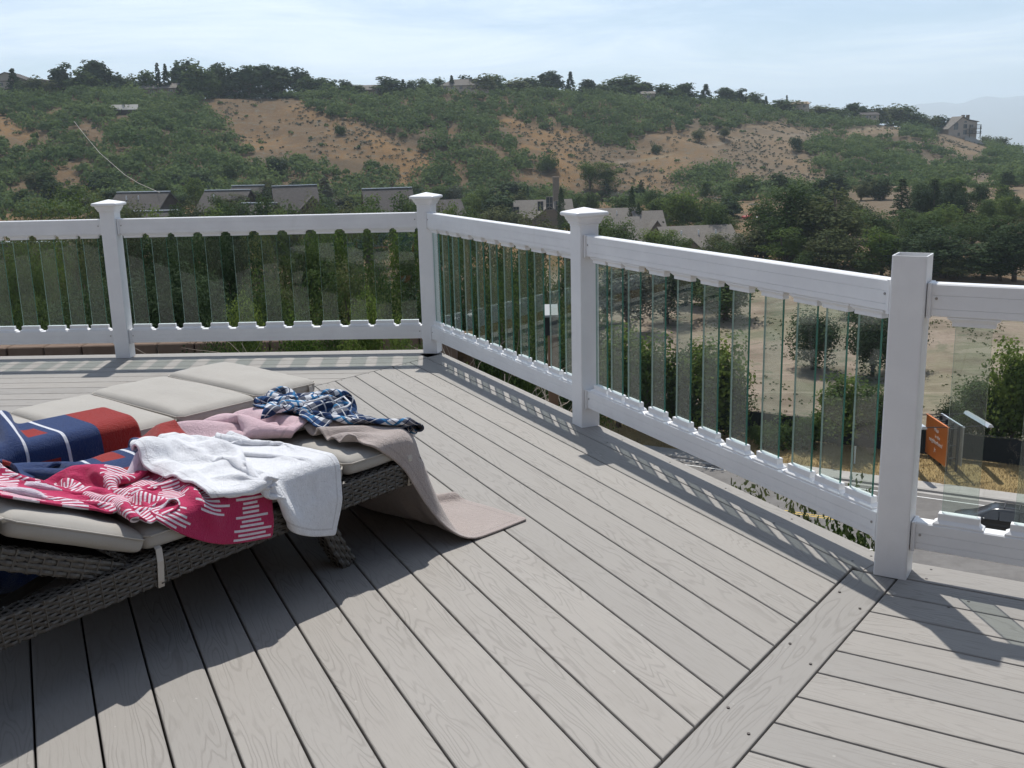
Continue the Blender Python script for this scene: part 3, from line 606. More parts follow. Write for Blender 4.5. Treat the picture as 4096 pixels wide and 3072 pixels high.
# --- a dead shrub: bare grey twigs
def twiggy(name, loc, h, seed, label):
    r = random.Random(seed); m = MB()
    def grow(p, d, L, rad, dep):
        pts = [Vector(p)]; dd = Vector(d)
        for k in range(4):
            dd = (dd+Vector((r.gauss(0, 0.22), r.gauss(0, 0.22), r.gauss(0.02, 0.12)))).normalized(); pts.append(pts[-1]+dd*L/4)
        m.tube(pts, [rad, rad*0.85, rad*0.7, rad*0.55, rad*0.4], 4, cap=False)
        if dep > 0:
            for k in range(r.randint(3, 4)):
                q = pts[r.randint(1, 4)]; d2 = (dd+Vector((r.gauss(0, 0.7), r.gauss(0, 0.7), r.gauss(0.15, 0.4)))).normalized(); grow(q, d2, L*r.uniform(0.45, 0.75), rad*0.55, dep-1)
    for k in range(5): grow((r.gauss(0, 0.1), r.gauss(0, 0.1), 0), (r.gauss(0, 0.4), r.gauss(0, 0.4), 1), h*0.55, h*0.0055, 3)
    root = empty(name, loc); tag(root, label, 'shrub'); m.build('twig', M['twig'], root)
for (u, vt, y, sd, lb) in [(1120, 560, 17.5, 4, 'leafless shrub of pale bare twigs beyond the middle of the railing'), (880, 600, 12.0, 9, 'leafless twigs arching among the leaves by the corner post'), (2200, 945, 68.3, 12, 'small leafless tree of white twigs beside the billboard fence')]:
    p = aty(u*S22, vt*S22, y); g = G(p[0], p[1]); twiggy('bare_shrub', (p[0], p[1], g-0.1), p[2]-g, sd, lb)
# ------------------------------------------------------------------ houses
def _shingle(name, a, b2):
    def f(t, b, q):
        g = q.coord('Object'); n = q.noise(g, 1.4, 5, 0.7); br = q.n('ShaderNodeTexBrick'); q.l(g, br.inputs['Vector']); br.inputs['Scale'].default_value = 2.2
        br.inputs['Color1'].default_value = (*a, 1); br.inputs['Color2'].default_value = (*b2, 1); br.inputs['Mortar'].default_value = (*[x*0.6 for x in a], 1); br.inputs['Mortar Size'].default_value = 0.03
        q.l(q.mix(q.rng(n, 0.3, 0.7, 0, 0.6), br.outputs[0], b2), b.inputs['Base Color']); q.bump(b, n, 0.4, 0.03)
    return mat(name, rough=0.9, spec=0.15, build=f)
M['roof_pale'] = mat('roof_pale', (0.24, 0.235, 0.22), 0.8); M['roof_grey'] = _shingle('roof_grey', (0.072, 0.064, 0.060), (0.105, 0.095, 0.090)); M['roof_taupe'] = _shingle('roof_taupe', (0.15, 0.135, 0.12), (0.20, 0.182, 0.162)); M['roof_tan'] = _shingle('roof_tan', (0.26, 0.20, 0.15), (0.34, 0.27, 0.2))
def _plaster(name, a, b2, sc=0.8):
    def f(t, b, q):
        g = q.coord('Object'); n = q.noise(g, sc, 5, 0.65); q.l(q.mix(n, a, b2), b.inputs['Base Color']); q.bump(b, q.noise(g, 14, 3), 0.2, 0.02)
    return mat(name, rough=0.9, spec=0.15, build=f)
M['wall_tan'] = _plaster('wall_tan', (0.36, 0.29, 0.24), (0.44, 0.37, 0.31)); M['wall_brown'] = _plaster('wall_brown', (0.14, 0.105, 0.08), (0.20, 0.155, 0.12)); M['wall_dark'] = _plaster('wall_dark', (0.055, 0.042, 0.036), (0.09, 0.07, 0.06)); M['wall_stone'] = _plaster('wall_stone', (0.16, 0.13, 0.10), (0.26, 0.215, 0.17), 2.5)
M['wall_brick'] = _plaster('wall_brick', (0.20, 0.085, 0.06), (0.29, 0.13, 0.095), 3.0)
M['trim'] = mat('trim', (0.35, 0.31, 0.27), 0.7); M['trim_dark'] = mat('trim_dark', (0.05, 0.045, 0.04), 0.7); M['ridge_metal'] = mat('ridge_metal', (0.55, 0.60, 0.65), 0.35, 0.5, 0.7)
M['window'] = mat('window', (0.035, 0.045, 0.055), 0.08, 0.7); M['white_frame'] = mat('white_frame', (0.7, 0.7, 0.68), 0.5)
def window(parent, x, z, w_, h, y, frame='trim', arch=False):
    o = MB().box((x, y-0.02, z), (w_+0.18, 0.10, h+0.18)).build('window', M[frame], parent)
    MB().box((x, y-0.055, z), (w_, 0.05, h)).build('pane', M['window'], o)
    mb = MB(); mb.box((x, y-0.085, z), (0.06, 0.02, h)); mb.box((x, y-0.085, z+0.02), (w_, 0.021, 0.06)); mb.build('glazing_bar', M[frame], o)
    return o
def gable_roof(m, cx, cy_, z, w_, d, rise, over, th=0.22, axis='x', hip=0.0):
    """two slopes; the ridge runs along axis; hip pulls the ridge ends in"""
    hw, hd = w_/2+over, d/2+over
    if axis == 'y': hw, hd = d/2+over, w_/2+over
    sl = rise/( (d if axis == 'x' else w_)/2); drop = over*sl
    def tr(x, y, zz): return (cx+x, cy_+y, zz) if axis == 'x' else (cx+y, cy_+x, zz)
    e0, r0 = z-drop, z+rise
    top = [tr(-hw, -hd, e0), tr(hw, -hd, e0), tr(hw, hd, e0), tr(-hw, hd, e0), tr(-hw+hip, 0, r0), tr(hw-hip, 0, r0)]
    bot = [(a, b, c-th) for a, b, c in top]; v = top+bot
    F = [(0, 1, 5, 4), (2, 3, 4, 5), (1, 2, 5), (3, 0, 4)]+[(6+a, 6+b, 6+c, 6+d2) for a, b, c, d2 in ((4, 5, 1, 0), (5, 4, 3, 2))]+[(1, 0, 6, 7), (2, 1, 7, 8), (3, 2, 8, 9), (0, 3, 9, 6)]
    if hip <= 0: F = [f for f in F if f not in ((1, 2, 5), (3, 0, 4))]+[(1, 2, 8, 7), (0, 6, 9, 3)][:0]+[(1, 7, 11, 5), (5, 11, 8, 2), (3, 9, 10, 4), (4, 10, 6, 0)]
    if axis == 'y': F = [tuple(reversed(f)) for f in F]
    m.add(v, F)
def house(name, label, p, rz, w_, d, hwall, rise, over=0.6, axis='x', hip=0.0, wall='wall_brown', roof='roof_grey', wins=(), chimney=None, ridge=False, wing=None, group=None, door=None, vents=0, sink=1.2):
    root = empty(name, p, rz); tag(root, label, 'shed' if 'shed' in name else 'house', group)
    m = MB(); z0 = -sink
    hw, hd = w_/2, d/2
    if hip > 0 or rise <= 0: m.box((0, 0, (hwall+z0)/2), (w_, d, hwall-z0))
    elif axis == 'x': m.loft([[(-hw, -hd, z0), (-hw, hd, z0), (-hw, hd, hwall), (-hw, 0, hwall+rise-0.12), (-hw, -hd, hwall)], [(hw, -hd, z0), (hw, hd, z0), (hw, hd, hwall), (hw, 0, hwall+rise-0.12), (hw, -hd, hwall)]])
    else: m.loft([[(-hw, -hd, z0), (hw, -hd, z0), (hw, -hd, hwall), (0, -hd, hwall+rise-0.12), (-hw, -hd, hwall)], [(-hw, hd, z0), (hw, hd, z0), (hw, hd, hwall), (0, hd, hwall+rise-0.12), (-hw, hd, hwall)]])
    if wing: x, ww, dd, hh, rr = wing; hh = min(hh, hwall*0.8); rr = min(rr, rise*0.85); wing = (x, ww, dd, hh, rr); m.loft([[(x-ww/2, -hd-dd, z0), (x+ww/2, -hd-dd, z0), (x+ww/2, -hd-dd, hh), (x, -hd-dd, hh+rr-0.12), (x-ww/2, -hd-dd, hh)], [(x-ww/2, -hd+0.3, z0), (x+ww/2, -hd+0.3, z0), (x+ww/2, -hd+0.3, hh), (x, -hd+0.3, hh+rr-0.12), (x-ww/2, -hd+0.3, hh)]])
    m.build('wall', M[wall], root)
    r = MB(); gable_roof(r, 0, 0, hwall+0.1, w_, d, rise, over, axis=axis, hip=hip); ro_ = r.build('roof', M[roof], root)
    if wing:
        r = MB(); x, ww, dd, hh, rr = wing; gable_roof(r, x, -hd-dd/2+1.2, hh+0.1, ww, dd+2.4, rr, over*0.8, axis='y'); r.build('roof', M[roof], root)
    if ridge: MB().box((0, 0, hwall+rise+0.2), (w_+2*over-2*hip, 0.55, 0.16)).build('ridge_cap', M['ridge_metal'], ro_)
    for k in range(vents): MB().tube([(-hw*0.5+k*hw*0.5, -hd*0.35, hwall+rise*0.6), (-hw*0.5+k*hw*0.5, -hd*0.35, hwall+rise*0.75+0.5)], 0.14, 8).build('vent', M['white_frame'], ro_)
    if chimney:
        for (x, y, s, top) in chimney:
            c = MB(); c.box((x, y, (hwall+top)/2), (s, s, top-hwall+0.6)); c.box((x, y, top+0.38), (s+0.25, s+0.25, 0.18)); c.build('chimney', M[wall if wall != 'wall_dark' else 'wall_brown'], ro_)
    for (x, z, ww, hh) in wins: window(root, x, z, ww, hh, -hd if not (wing and abs(x-wing[0]) < wing[1]/2) else -hd-wing[2])
    if door:
        o = MB().box((door, -hd-0.03, 1.0), (1.1, 0.12, 2.1)).build('door', M['trim_dark'], root); MB().box((door+0.4, -hd-0.12, 1.0), (0.08, 0.08, 0.16)).build('handle', M['ridge_metal'], o)
    return root
def at2(u, v, y=None):                         # 2212-frame pixel -> ground point, or the ground under that pixel at distance y
    if y is None: return Tm(u*S22, v*S22)
    p = aty(u*S22, v*S22, y); p[2] = G(p[0], p[1]); return p
def mpx(y): return FPX/S22/y                   # pixels of the 2212 frame per metre
def ridge_house(u, veave, wpx, dy=18, **k):
    d = ray(u*S22, veave*S22); y = float(ridge_y(d[0]/d[1]))+dy; p = aty(u*S22, veave*S22, y); w_ = wpx/mpx(y); g = G(p[0], p[1])
    hw = max(2.6, p[2]-g); return (p[0], p[1], g), w_, hw
def RH(u, veave, wpx, label, d=9, rise=2.4, rz=0.0, dy=18, name='house', **k):
    p, w_, hw = ridge_house(u, veave, wpx, dy); n = max(1, int(w_/3.5))
    wn = [(-w_/2+w_*(i+0.5)/n, hw-1.3, 1.3, 1.1) for i in range(n)] if k.pop('win', True) else []
    house(name, label, p, rz, w_, d, hw, rise, wins=wn, **k)
RH(28, 176, 84, 'tan gabled house at the end of the ridge, its gable facing the valley', axis='y', rise=3.2, d=12, wall='wall_tan', roof='roof_grey')
RH(98, 183, 70, 'low brown house beside the tan gabled house on the ridge', axis='y', rise=2.0, wall='wall_brown', roof='roof_grey')
RH(136, 184, 40, 'brown ridge house half hidden by the tall pair of dark pines', rise=1.6, wall='wall_brown', roof='roof_taupe')
RH(225, 181, 60, 'long brown roof between dark pines on the ridge', rise=1.8, wall='wall_brown', roof='roof_taupe', chimney=[(2.5, 0, 1.2, 8.0)])
RH(345, 191, 78, 'wide low brown house above the scrub slope', rise=2.0, wall='wall_brown', roof='roof_taupe', dy=8)
RH(478, 186, 40, 'grey house behind the row of dark pines', rise=1.8, wall='wall_brown', roof='roof_grey', dy=26)
RH(795, 194, 60, 'low brown house beside the round dark pine on the ridge', rise=2.0, wall='wall_brown', roof='roof_taupe', dy=12)
RH(1005, 184, 100, 'broad hip-roofed tan house on the ridge', rise=2.6, hip=6, wall='wall_tan', roof='roof_taupe', dy=12)
RH(1398, 203, 26, 'small tan house peeping through the ridge trees', rise=1.2, wall='wall_tan', roof='roof_taupe', dy=3)
RH(1722, 225, 40, 'pale low roof in the trees near the right end of the ridge', rise=1.2, wall='wall_tan', roof='roof_tan', dy=10)
RH(1875, 248, 34, 'grey roof below the pair of pines on the ridge', rise=1.3, wall='wall_tan', roof='roof_grey', dy=3)
p = at2(270, 246); house('garden_shed', 'small pale-roofed shed in the scrub below the ridge', tuple(p), 0.2, 9.0, 5, 1.6, 1.6, wall='wall_dark', roof='roof_pale', axis='x', over=0.4)
# the big pale house at the end of the ridge
def big_house():
    y = float(ridge_y(0.46))-2; k = mpx(y); p = aty(2062*S22, 292*S22, y); g = G(p[0], p[1]); root = empty('hillside_house', (p[0], p[1], g), 0.05); tag(root, 'tall pale stucco house with balconies alone at the end of the ridge', 'house')
    X = lambda px: px/k
    zb = -2.0; m = MB(); x0, x1 = X(-24), X(18); hd = 6.0; zl = X(24); zr_ = X(41); ze = X(26)
    m.loft([[(x0, -hd, zb), (x1+X(18), -hd, zb), (x1+X(18), -hd, ze+X(2)), (x1, -hd, X(31)), (X(4), -hd, X(38)), (x0, -hd, zl*0.62)], [(x0, hd, zb), (x1+X(18), hd, zb), (x1+X(18), hd, ze+X(2)), (x1, hd, X(31)), (X(4), hd, X(38)), (x0, hd, zl*0.62)]]); m.build('wall', M['wall_tan'], root)
    r = MB(); pts = [(x0-0.8, zl*0.62-0.3), (X(4), X(38)+0.3), (x1+0.2, X(31)+0.3), (x1+X(18)+0.8, ze+X(2))]
    for (a, za), (b_, zb2) in zip(pts[:-1], pts[1:]): r.loft([[(a, -hd-0.8, za), (b_, -hd-0.8, zb2), (b_, hd+0.8, zb2), (a, hd+0.8, za)], [(a, -hd-0.8, za+0.35), (b_, -hd-0.8, zb2+0.35), (b_, hd+0.8, zb2+0.35), (a, hd+0.8, za+0.35)]])
    ro_ = r.build('roof', M['roof_taupe'], root)
    for cx in (X(12), X(22)): c = MB(); c.box((cx, -2, X(36)), (X(5), 1.6, X(14))); c.build('chimney', M['wall_brown'], ro_)
    w2 = window(root, X(-9), X(19), X(9), X(11), -hd); c = MB(); c.tube([(X(-9), -hd-0.1, X(24.5)), (X(-9), -hd+0.05, X(24.5))], X(4.5), 16); c.build('pane', M['window'], w2)
    window(root, X(11), X(20), X(7), X(8), -hd, 'trim_dark'); window(root, X(11), X(8), X(7), X(9), -hd, 'trim_dark'); window(root, X(11), X(29), X(5), X(3.5), -hd); window(root, X(24), X(8), X(9), X(7), -hd); window(root, X(24), X(20), X(8), X(6), -hd); window(root, X(-2), X(4), X(4), X(6), -hd, 'trim_dark')
    for zz in (X(5), X(14)):
        b = MB(); b.box((X(29), -hd-1.2, zz), (X(26), 2.6, 0.3)); b.build('balcony', M['trim_dark'], root); q = MB()
        for i in range(9): q.box((X(17)+i*X(3), -hd-2.4, zz+0.6), (0.12, 0.12, 1.1))
        q.box((X(29), -hd-2.4, zz+1.15), (X(26), 0.14, 0.14)); q.build('balcony_rail', M['trim_dark'], root)
    for xx in (X(17), X(40)): MB().box((xx, -hd-2.2, X(10)), (0.4, 0.4, X(26))).build('column', M['trim_dark'], root)
    MB().box((X(38), -hd+1, X(22)), (X(7), 3, 0.4)).build('balcony_roof', M['trim_dark'], root)
    # retaining wall running down from it
    b = MB(); a0 = aty(2096*S22, 297*S22, y-6)
    pts = [aty(u*S22, v*S22, y-8) for u, v in ((2085, 296), (2100, 298), (2118, 308), (2140, 318), (2158, 326))]
    w3 = empty('slope_wall', tuple(pts[0])); tag(w3, 'pale sloping wall running downhill from the house on the ridge end', 'wall'); b = MB()
    for a, c in zip(pts[:-1], pts[1:]):
        a = a-pts[0]; c = c-pts[0]; b.loft([[(a[0], a[1], a[2]-6), (a[0], a[1]+0.5, a[2]-6), (a[0], a[1]+0.5, a[2]+0.7), (a[0], a[1], a[2]+0.7)], [(c[0], c[1], c[2]-6), (c[0], c[1]+0.5, c[2]-6), (c[0], c[1]+0.5, c[2]+0.7), (c[0], c[1], c[2]+0.7)]])
    b.build('wall_face', M['concrete'], w3)
big_house()
# valley houses: (u, v of ridge line, width px, distance)
def VH(u, vridge, wpx, y, label, rz=0.0, d=10, rise=2.6, hw=None, name='house', **k):
    p = aty(u*S22, vridge*S22, y); g = G(p[0], p[1]); w_ = wpx/mpx(y); top = p[2]-g; hw = top-rise; n = max(1, int(w_/3.2))
    wn = k.pop('wins', None); wn = [(-w_/2+w_*(i+0.5)/n, hw-1.5, 1.4, 1.3) for i in range(n)] if wn is None else wn
    return house(name, label, (p[0], p[1], g), rz, w_, d, hw, rise, wins=wn, **k)
cg = 'dark grey-roofed condominiums at the foot of the slope'
VH(310, 416, 112, 235, 'dark brown condominium with a pale metal ridge beside the left railing post', rz=-0.2, d=13, rise=4.2, wall='wall_dark', ridge=True, vents=2, wing=(-4.5, 7, 3, 6.5, 2.2), group=cg)
VH(338, 457, 86, 205, 'lower grey roof in front of the dark brown condominium', rz=0.05, d=11, rise=3.5, wall='wall_dark', ridge=True, vents=1, group=cg)
VH(492, 412, 92, 245, 'brown condominium with two stepped grey roofs, its longer lower roof', rz=-0.15, d=13, rise=4.0, wall='wall_dark', ridge=True, vents=1, group=cg)
VH(536, 402, 62, 256, 'brown condominium with two stepped grey roofs, its short upper roof', rz=-0.15, d=13, rise=4.5, wall='wall_dark', ridge=True, group=cg)
VH(560, 440, 70, 222, 'grey condominium roof dipping behind the railing below the stepped roofs', rz=-0.25, d=11, rise=3.2, wall='wall_dark', ridge=True, group=cg)
VH(636, 402, 84, 250, 'steep grey condominium roof with a small second ridge', rz=0.25, d=13, rise=4.8, wall='wall_dark', ridge=True, wing=(3.4, 7, 2.5, 6, 3.4), group=cg)
VH(836, 408, 96, 245, 'grey condominium roof left of the corner post', rz=0.2, d=13, rise=4.6, wall='wall_dark', ridge=True, wing=(4.5, 6, 3, 6, 2.8), group=cg)
VH(960, 432, 60, 250, 'dull brown house end behind the corner post', rz=0.3, d=11, rise=3.2, wall='wall_dark', roof='roof_grey')
VH(1172, 432, 116, 262, 'timber-gabled house with a tall chimney beside a dark cypress', rz=0.05, d=11, rise=3.6, wall='wall_stone', roof='roof_taupe', chimney=[(3.4, 0, 1.5, 11.5)], wing=(1.0, 8.6, 2.5, 6.2, 3.4), wins=[(1.0, 6.0, 1.6, 3.0), (-1.2, 5.4, 1.3, 2.2), (3.1, 5.4, 1.3, 2.2), (-7, 4.5, 1.4, 1.4)])
VH(1332, 450, 86, 240, 'rear grey-roofed house behind the paired cypresses', rz=-0.1, d=12, rise=3.6, wall='wall_stone', roof='roof_taupe', vents=2)
VH(1320, 470, 110, 205, 'front grey-roofed house with two small brown gables by the cypresses', rz=0.05, d=13, rise=4.2, wall='wall_stone', roof='roof_taupe', vents=2, wing=(-3.0, 6.5, 3, 5.0, 2.4))
VH(1398, 456, 54, 215, 'grey house end with a steep gable right of the cypresses', rz=0.05, d=12, rise=4.0, wall='wall_stone', roof='roof_taupe', wing=(0.5, 4.6, 2, 6.5, 3.2))
VH(1500, 488, 150, 190, 'wide low house with a long taupe roof above the near railing', rz=0.12, d=15, rise=4.0, wall='wall_stone', roof='roof_taupe', vents=3, wing=(-4.2, 7.0, 3.5, 4.4, 3.2))
VH(1585, 505, 60, 195, 'end wing of the wide taupe-roofed house', rz=0.1, d=10, rise=2.6, wall='wall_stone', roof='roof_taupe', hip=2)
VH(1630, 440, 70, 300, 'red brick house with a low grey hip roof at the foot of the track', rz=0.0, d=11, rise=2.4, hip=4.5, wall='wall_brick', roof='roof_grey')
VH(1955, 445, 26, 290, 'brown block house among the trees below the right slope', rise=1.5, d=8, wall='wall_brown', roof='roof_tan')
VH(2085, 450, 40, 300, 'pale flat-roofed house with a brick wall among the right trees', rise=0.8, d=9, wall='wall_brick', roof='roof_tan')
VH(2180, 442, 60, 320, 'tan hip-roofed house beside the tall dark poplar', rise=2.6, hip=3, d=10, wall='wall_tan', roof='roof_tan')
VH(2066, 500, 92, 215, 'grey-roofed house with a white patch on the roof in the right trees', rise=3.0, d=11, rz=-0.3, wall='wall_dark', roof='roof_grey', vents=2)
VH(2115, 532, 70, 190, 'small tan-roofed house behind the dark pines', rise=2.4, d=9, rz=-0.4, wall='wall_dark', roof='roof_tan')
VH(1880, 498, 44, 230, 'grey roof showing behind the bright green tree', rise=1.8, d=9, wall='wall_brown', roof='roof_grey')
VH(1790, 540, 60, 185, 'tan-walled garage glimpsed between the cottonwoods', rise=2.0, d=8, wall='wall_tan', roof='roof_taupe')
VH(50, 528, 190, 96, 'grey-shingled house roof seen through the left glass balusters', rz=-0.25, d=11, rise=3.4, wall='wall_dark', ridge=True)
# overhead cable and a pole or two
def cable(name, pts, r, label, m='cable'):
    a = np.array(pts[0]); root = empty(name, tuple(a)); tag(root, label, 'cable'); MB().tube([np.array(p)-a for p in pts], r, 5).build('wire', M[m], root)
M['cable'] = mat('cable', (0.42, 0.38, 0.33), 0.7)
cp = [(160, 262), (185, 294), (215, 330), (245, 356), (270, 378), (300, 396), (345, 416)]
cable('overhead_cable', [aty(u*S22, v*S22, y) for (u, v), y in zip(cp, np.linspace(350, 232, 7))], 0.065, 'pale cable sagging down across the left hillside to the condominium')
M['pole'] = mat('pole', (0.16, 0.12, 0.09), 0.9); M['pole_light'] = mat('pole_light', (0.55, 0.55, 0.52), 0.7)
def pole(u, vb, vt, label, m='pole', r=0.16):
    p = at2(u, vb)
    if p is None: return
    h = aty(u*S22, vt*S22, p[1])[2]-p[2]; root = empty('utility_pole', tuple(p)); tag(root, label, 'pole'); MB().tube([(0, 0, -0.5), (0, 0, h)], [r, r*0.7], 8).build('shaft', M[m], root); MB().box((0, 0, h-0.8), (1.8, 0.14, 0.14)).build('crossarm', M[m], root)
pole(1896, 428, 398, 'brown utility pole beside the lone small spruce'); pole(2209, 350, 318, 'pale post at the far right end of the ridge', 'pole_light')
# retaining wall of heavy blocks close below the left deck edge
def block_wall():
    p0 = onz(-300, 1382, -4.2); y = p0[1]; a = np.array([aty(-600, 1384, 20.0)[0], 20.4]); root = empty('retaining_wall', (a[0], a[1], -4.3)); tag(root, 'brown block retaining wall with dark joints below the left railing', 'wall')
    zt = float(aty(300, 1380, 20.2)[2])+4.3
    for k in range(16):
        for j in range(3): MB().box((0.36+k*0.745, rnd.uniform(-0.02, 0.02), zt-0.26-j*0.52), (0.715, 0.5, 0.49), ch=0.02).build('block', M['wall_block'], root)
    MB().box((6.0, 0.5, zt-1.2), (12.4, 0.6, 2.2)).build('backfill', M['ground'], root)
M['wall_block'] = _plaster('wall_block', (0.13, 0.088, 0.065), (0.20, 0.145, 0.11), 5.0)
block_wall()
# ------------------------------------------------------------------ roadside: fence, billboard, van, marker post, post light
def rp(a, q, z=0.0): return np.array([*(K0+RD*a+QN*q), z])
M['screen'] = mat('screen', (0.020, 0.024, 0.026), 0.85, 0.1); M['metal_dark'] = mat('metal_dark', (0.05, 0.05, 0.055), 0.5, 0.5, 0.6); M['metal_pale'] = mat('metal_pale', (0.62, 0.64, 0.66), 0.35, 0.5, 0.7)
ang_r = math.atan2(RD[1], RD[0])
fz = G(*rp(0, 6.2)[:2]); fence = empty('screen_fence', (*rp(0, 6.3)[:2], fz), ang_r); tag(fence, 'black mesh-screened fence along the far side of the road', 'fence')
for k in range(-16, 22):
    x0, x1 = k*3.0, (k+1)*3.0; p0, p1 = rp(x0, 6.3), rp(x1, 6.3); z0, z1 = G(*p0[:2])-fz, G(*p1[:2])-fz; m = MB(); n = 8; rings = []
    for i in range(n+1):
        f = i/n; x = x0+(x1-x0)*f; zz = z0+(z1-z0)*f; dy = 0.05*math.sin(f*math.pi*2+k*1.7); sag = -0.05*math.sin(f*math.pi)
        rings.append([(x, dy*0.3, zz+0.05), (x, dy+0.0, zz+0.95), (x, 0, zz+1.85+sag), (x, 0.012, zz+1.85+sag), (x, dy+0.012, zz+0.95), (x, dy*0.3+0.012, zz+0.05)])
    m.loft(rings); m.build('screen_panel', M['screen'], fence, smooth_=False)
    MB().tube([(x0, 0.05, z0-0.3), (x0, 0.05, z0+1.95)], 0.035, 8).build('post', M['metal_dark'], fence)
    MB().tube([(x0, 0.04, z0+1.88), (x1, 0.04, z1+1.88)], 0.02, 6).build('top_wire', M['metal_dark'], fence)
# billboard: two faces on posts, lamp troughs on arms front and back
def text_mesh(txt, size, m, parent, loc, rot, ext=0.004):
    cu = bpy.data.curves.new('t', 'FONT'); cu.body = txt; cu.size = size; cu.align_x = 'CENTER'; cu.extrude = ext
    o = bpy.data.objects.new('lettering', cu); COL.objects.link(o); dg = bpy.context.evaluated_depsgraph_get(); me = bpy.data.meshes.new_from_object(o.evaluated_get(dg)); bpy.data.objects.remove(o)
    me.materials.clear(); me.materials.append(m); q = bpy.data.objects.new('lettering', me); q.location = loc; q.rotation_euler = rot; return link(q, parent)
def _orange(t, b, q):
    n = q.noise(q.coord('Object'), 1.2, 4); q.l(q.mix(n, (0.50, 0.135, 0.022), (0.56, 0.165, 0.03)), b.inputs['Base Color'])
M['orange'] = mat('orange', rough=0.45, build=_orange); M['ply'] = _plaster('ply', (0.30, 0.27, 0.23), (0.44, 0.40, 0.35), 1.5)
def billboard():
    f0 = onz(3690+540*0.1688, 1640+1480*0.1688, ZR+0.5); th = math.radians(-90)
    base = np.array([f0[0], f0[1], G(f0[0], f0[1])]); L, H = 3.65, 2.75; ex = np.array([math.cos(th), math.sin(th), 0]); ny = np.array([-ex[1], ex[0], 0])
    # local x runs along the panel away from the road end
    root = empty('billboard', tuple(base), math.atan2(-ex[1], -ex[0])); tag(root, 'double-sided orange billboard with white lettering and lamp troughs by the road', 'billboard')
    g = 0.55
    def face(y, sgn, m, nm): return MB().box((L/2, y, g+H/2), (L, 0.08, H), ch=0.01).build(nm, m, root)
    of = face(0.0, 1, M['orange'], 'orange_panel'); pf = face(-1.05, -1, M['ply'], 'rear_panel')
    for y, nm in ((0.0, 1), (-1.05, 1)): MB().box((L/2, y, g+H+0.03), (L+0.06, 0.14, 0.06)).build('panel_cap', M['orange' if y == 0 else 'metal_pale'], root)
    for x in (0.35, 1.35, 2.35, 3.3):
        for y in (-0.18, -0.86): MB().box((x, y, (g+H)/2), (0.14, 0.14, g+H)).build('post', M['metal_dark'], root)
        for z in (g+0.5, g+1.4, g+H-0.15): MB().box((x, -0.52, z), (0.07, 0.7, 0.07)).build('cross_brace', M['metal_dark'], root)
    for x in (0.15, L-0.25):
        MB().tube([(x, 2.0, g+H+0.05), (x, -3.0, g+H+0.05)], 0.035, 6).build('lamp_arm', M['metal_dark'], root)
    for y in (1.75, -2.75):
        m = MB(); m.loft([[(-0.25, y-0.22, g+H+0.05), (-0.25, y+0.22, g+H+0.05), (-0.25, y+0.10, g+H+0.24), (-0.25, y-0.10, g+H+0.24)], [(L-0.1, y-0.22, g+H+0.05), (L-0.1, y+0.22, g+H+0.05), (L-0.1, y+0.10, g+H+0.24), (L-0.1, y-0.10, g+H+0.24)]]); m.build('lamp_trough', M['metal_pale'], root)
    for txt, z, sz, dx in (('Miss', g+H*0.72, 0.42, 0.0), ('in the', g+H*0.555, 0.36, -0.25), ('neighborhood', g+H*0.40, 0.40, 0.0), ('Jr.', g+H*0.20, 0.40, 0.0)):
        text_mesh(txt, sz, M['paint_white'], of, (L/2+dx, 0.046, z), (math.pi/2, 0, math.pi))
billboard()
# marker post by the pavement
p = onz(3418, 1852, ZR+0.4); mk = empty('marker_post', (p[0], p[1], G(p[0], p[1]))); tag(mk, 'slim white utility marker post in the dry grass', 'post')
MB().box((0, 0, 0.55), (0.10, 0.05, 1.1), ch=0.008).build('shaft', M['white_frame'], mk); MB().box((0, 0, 1.22), (0.13, 0.06, 0.24), ch=0.008).build('marker_head', M['metal_pale'], mk)

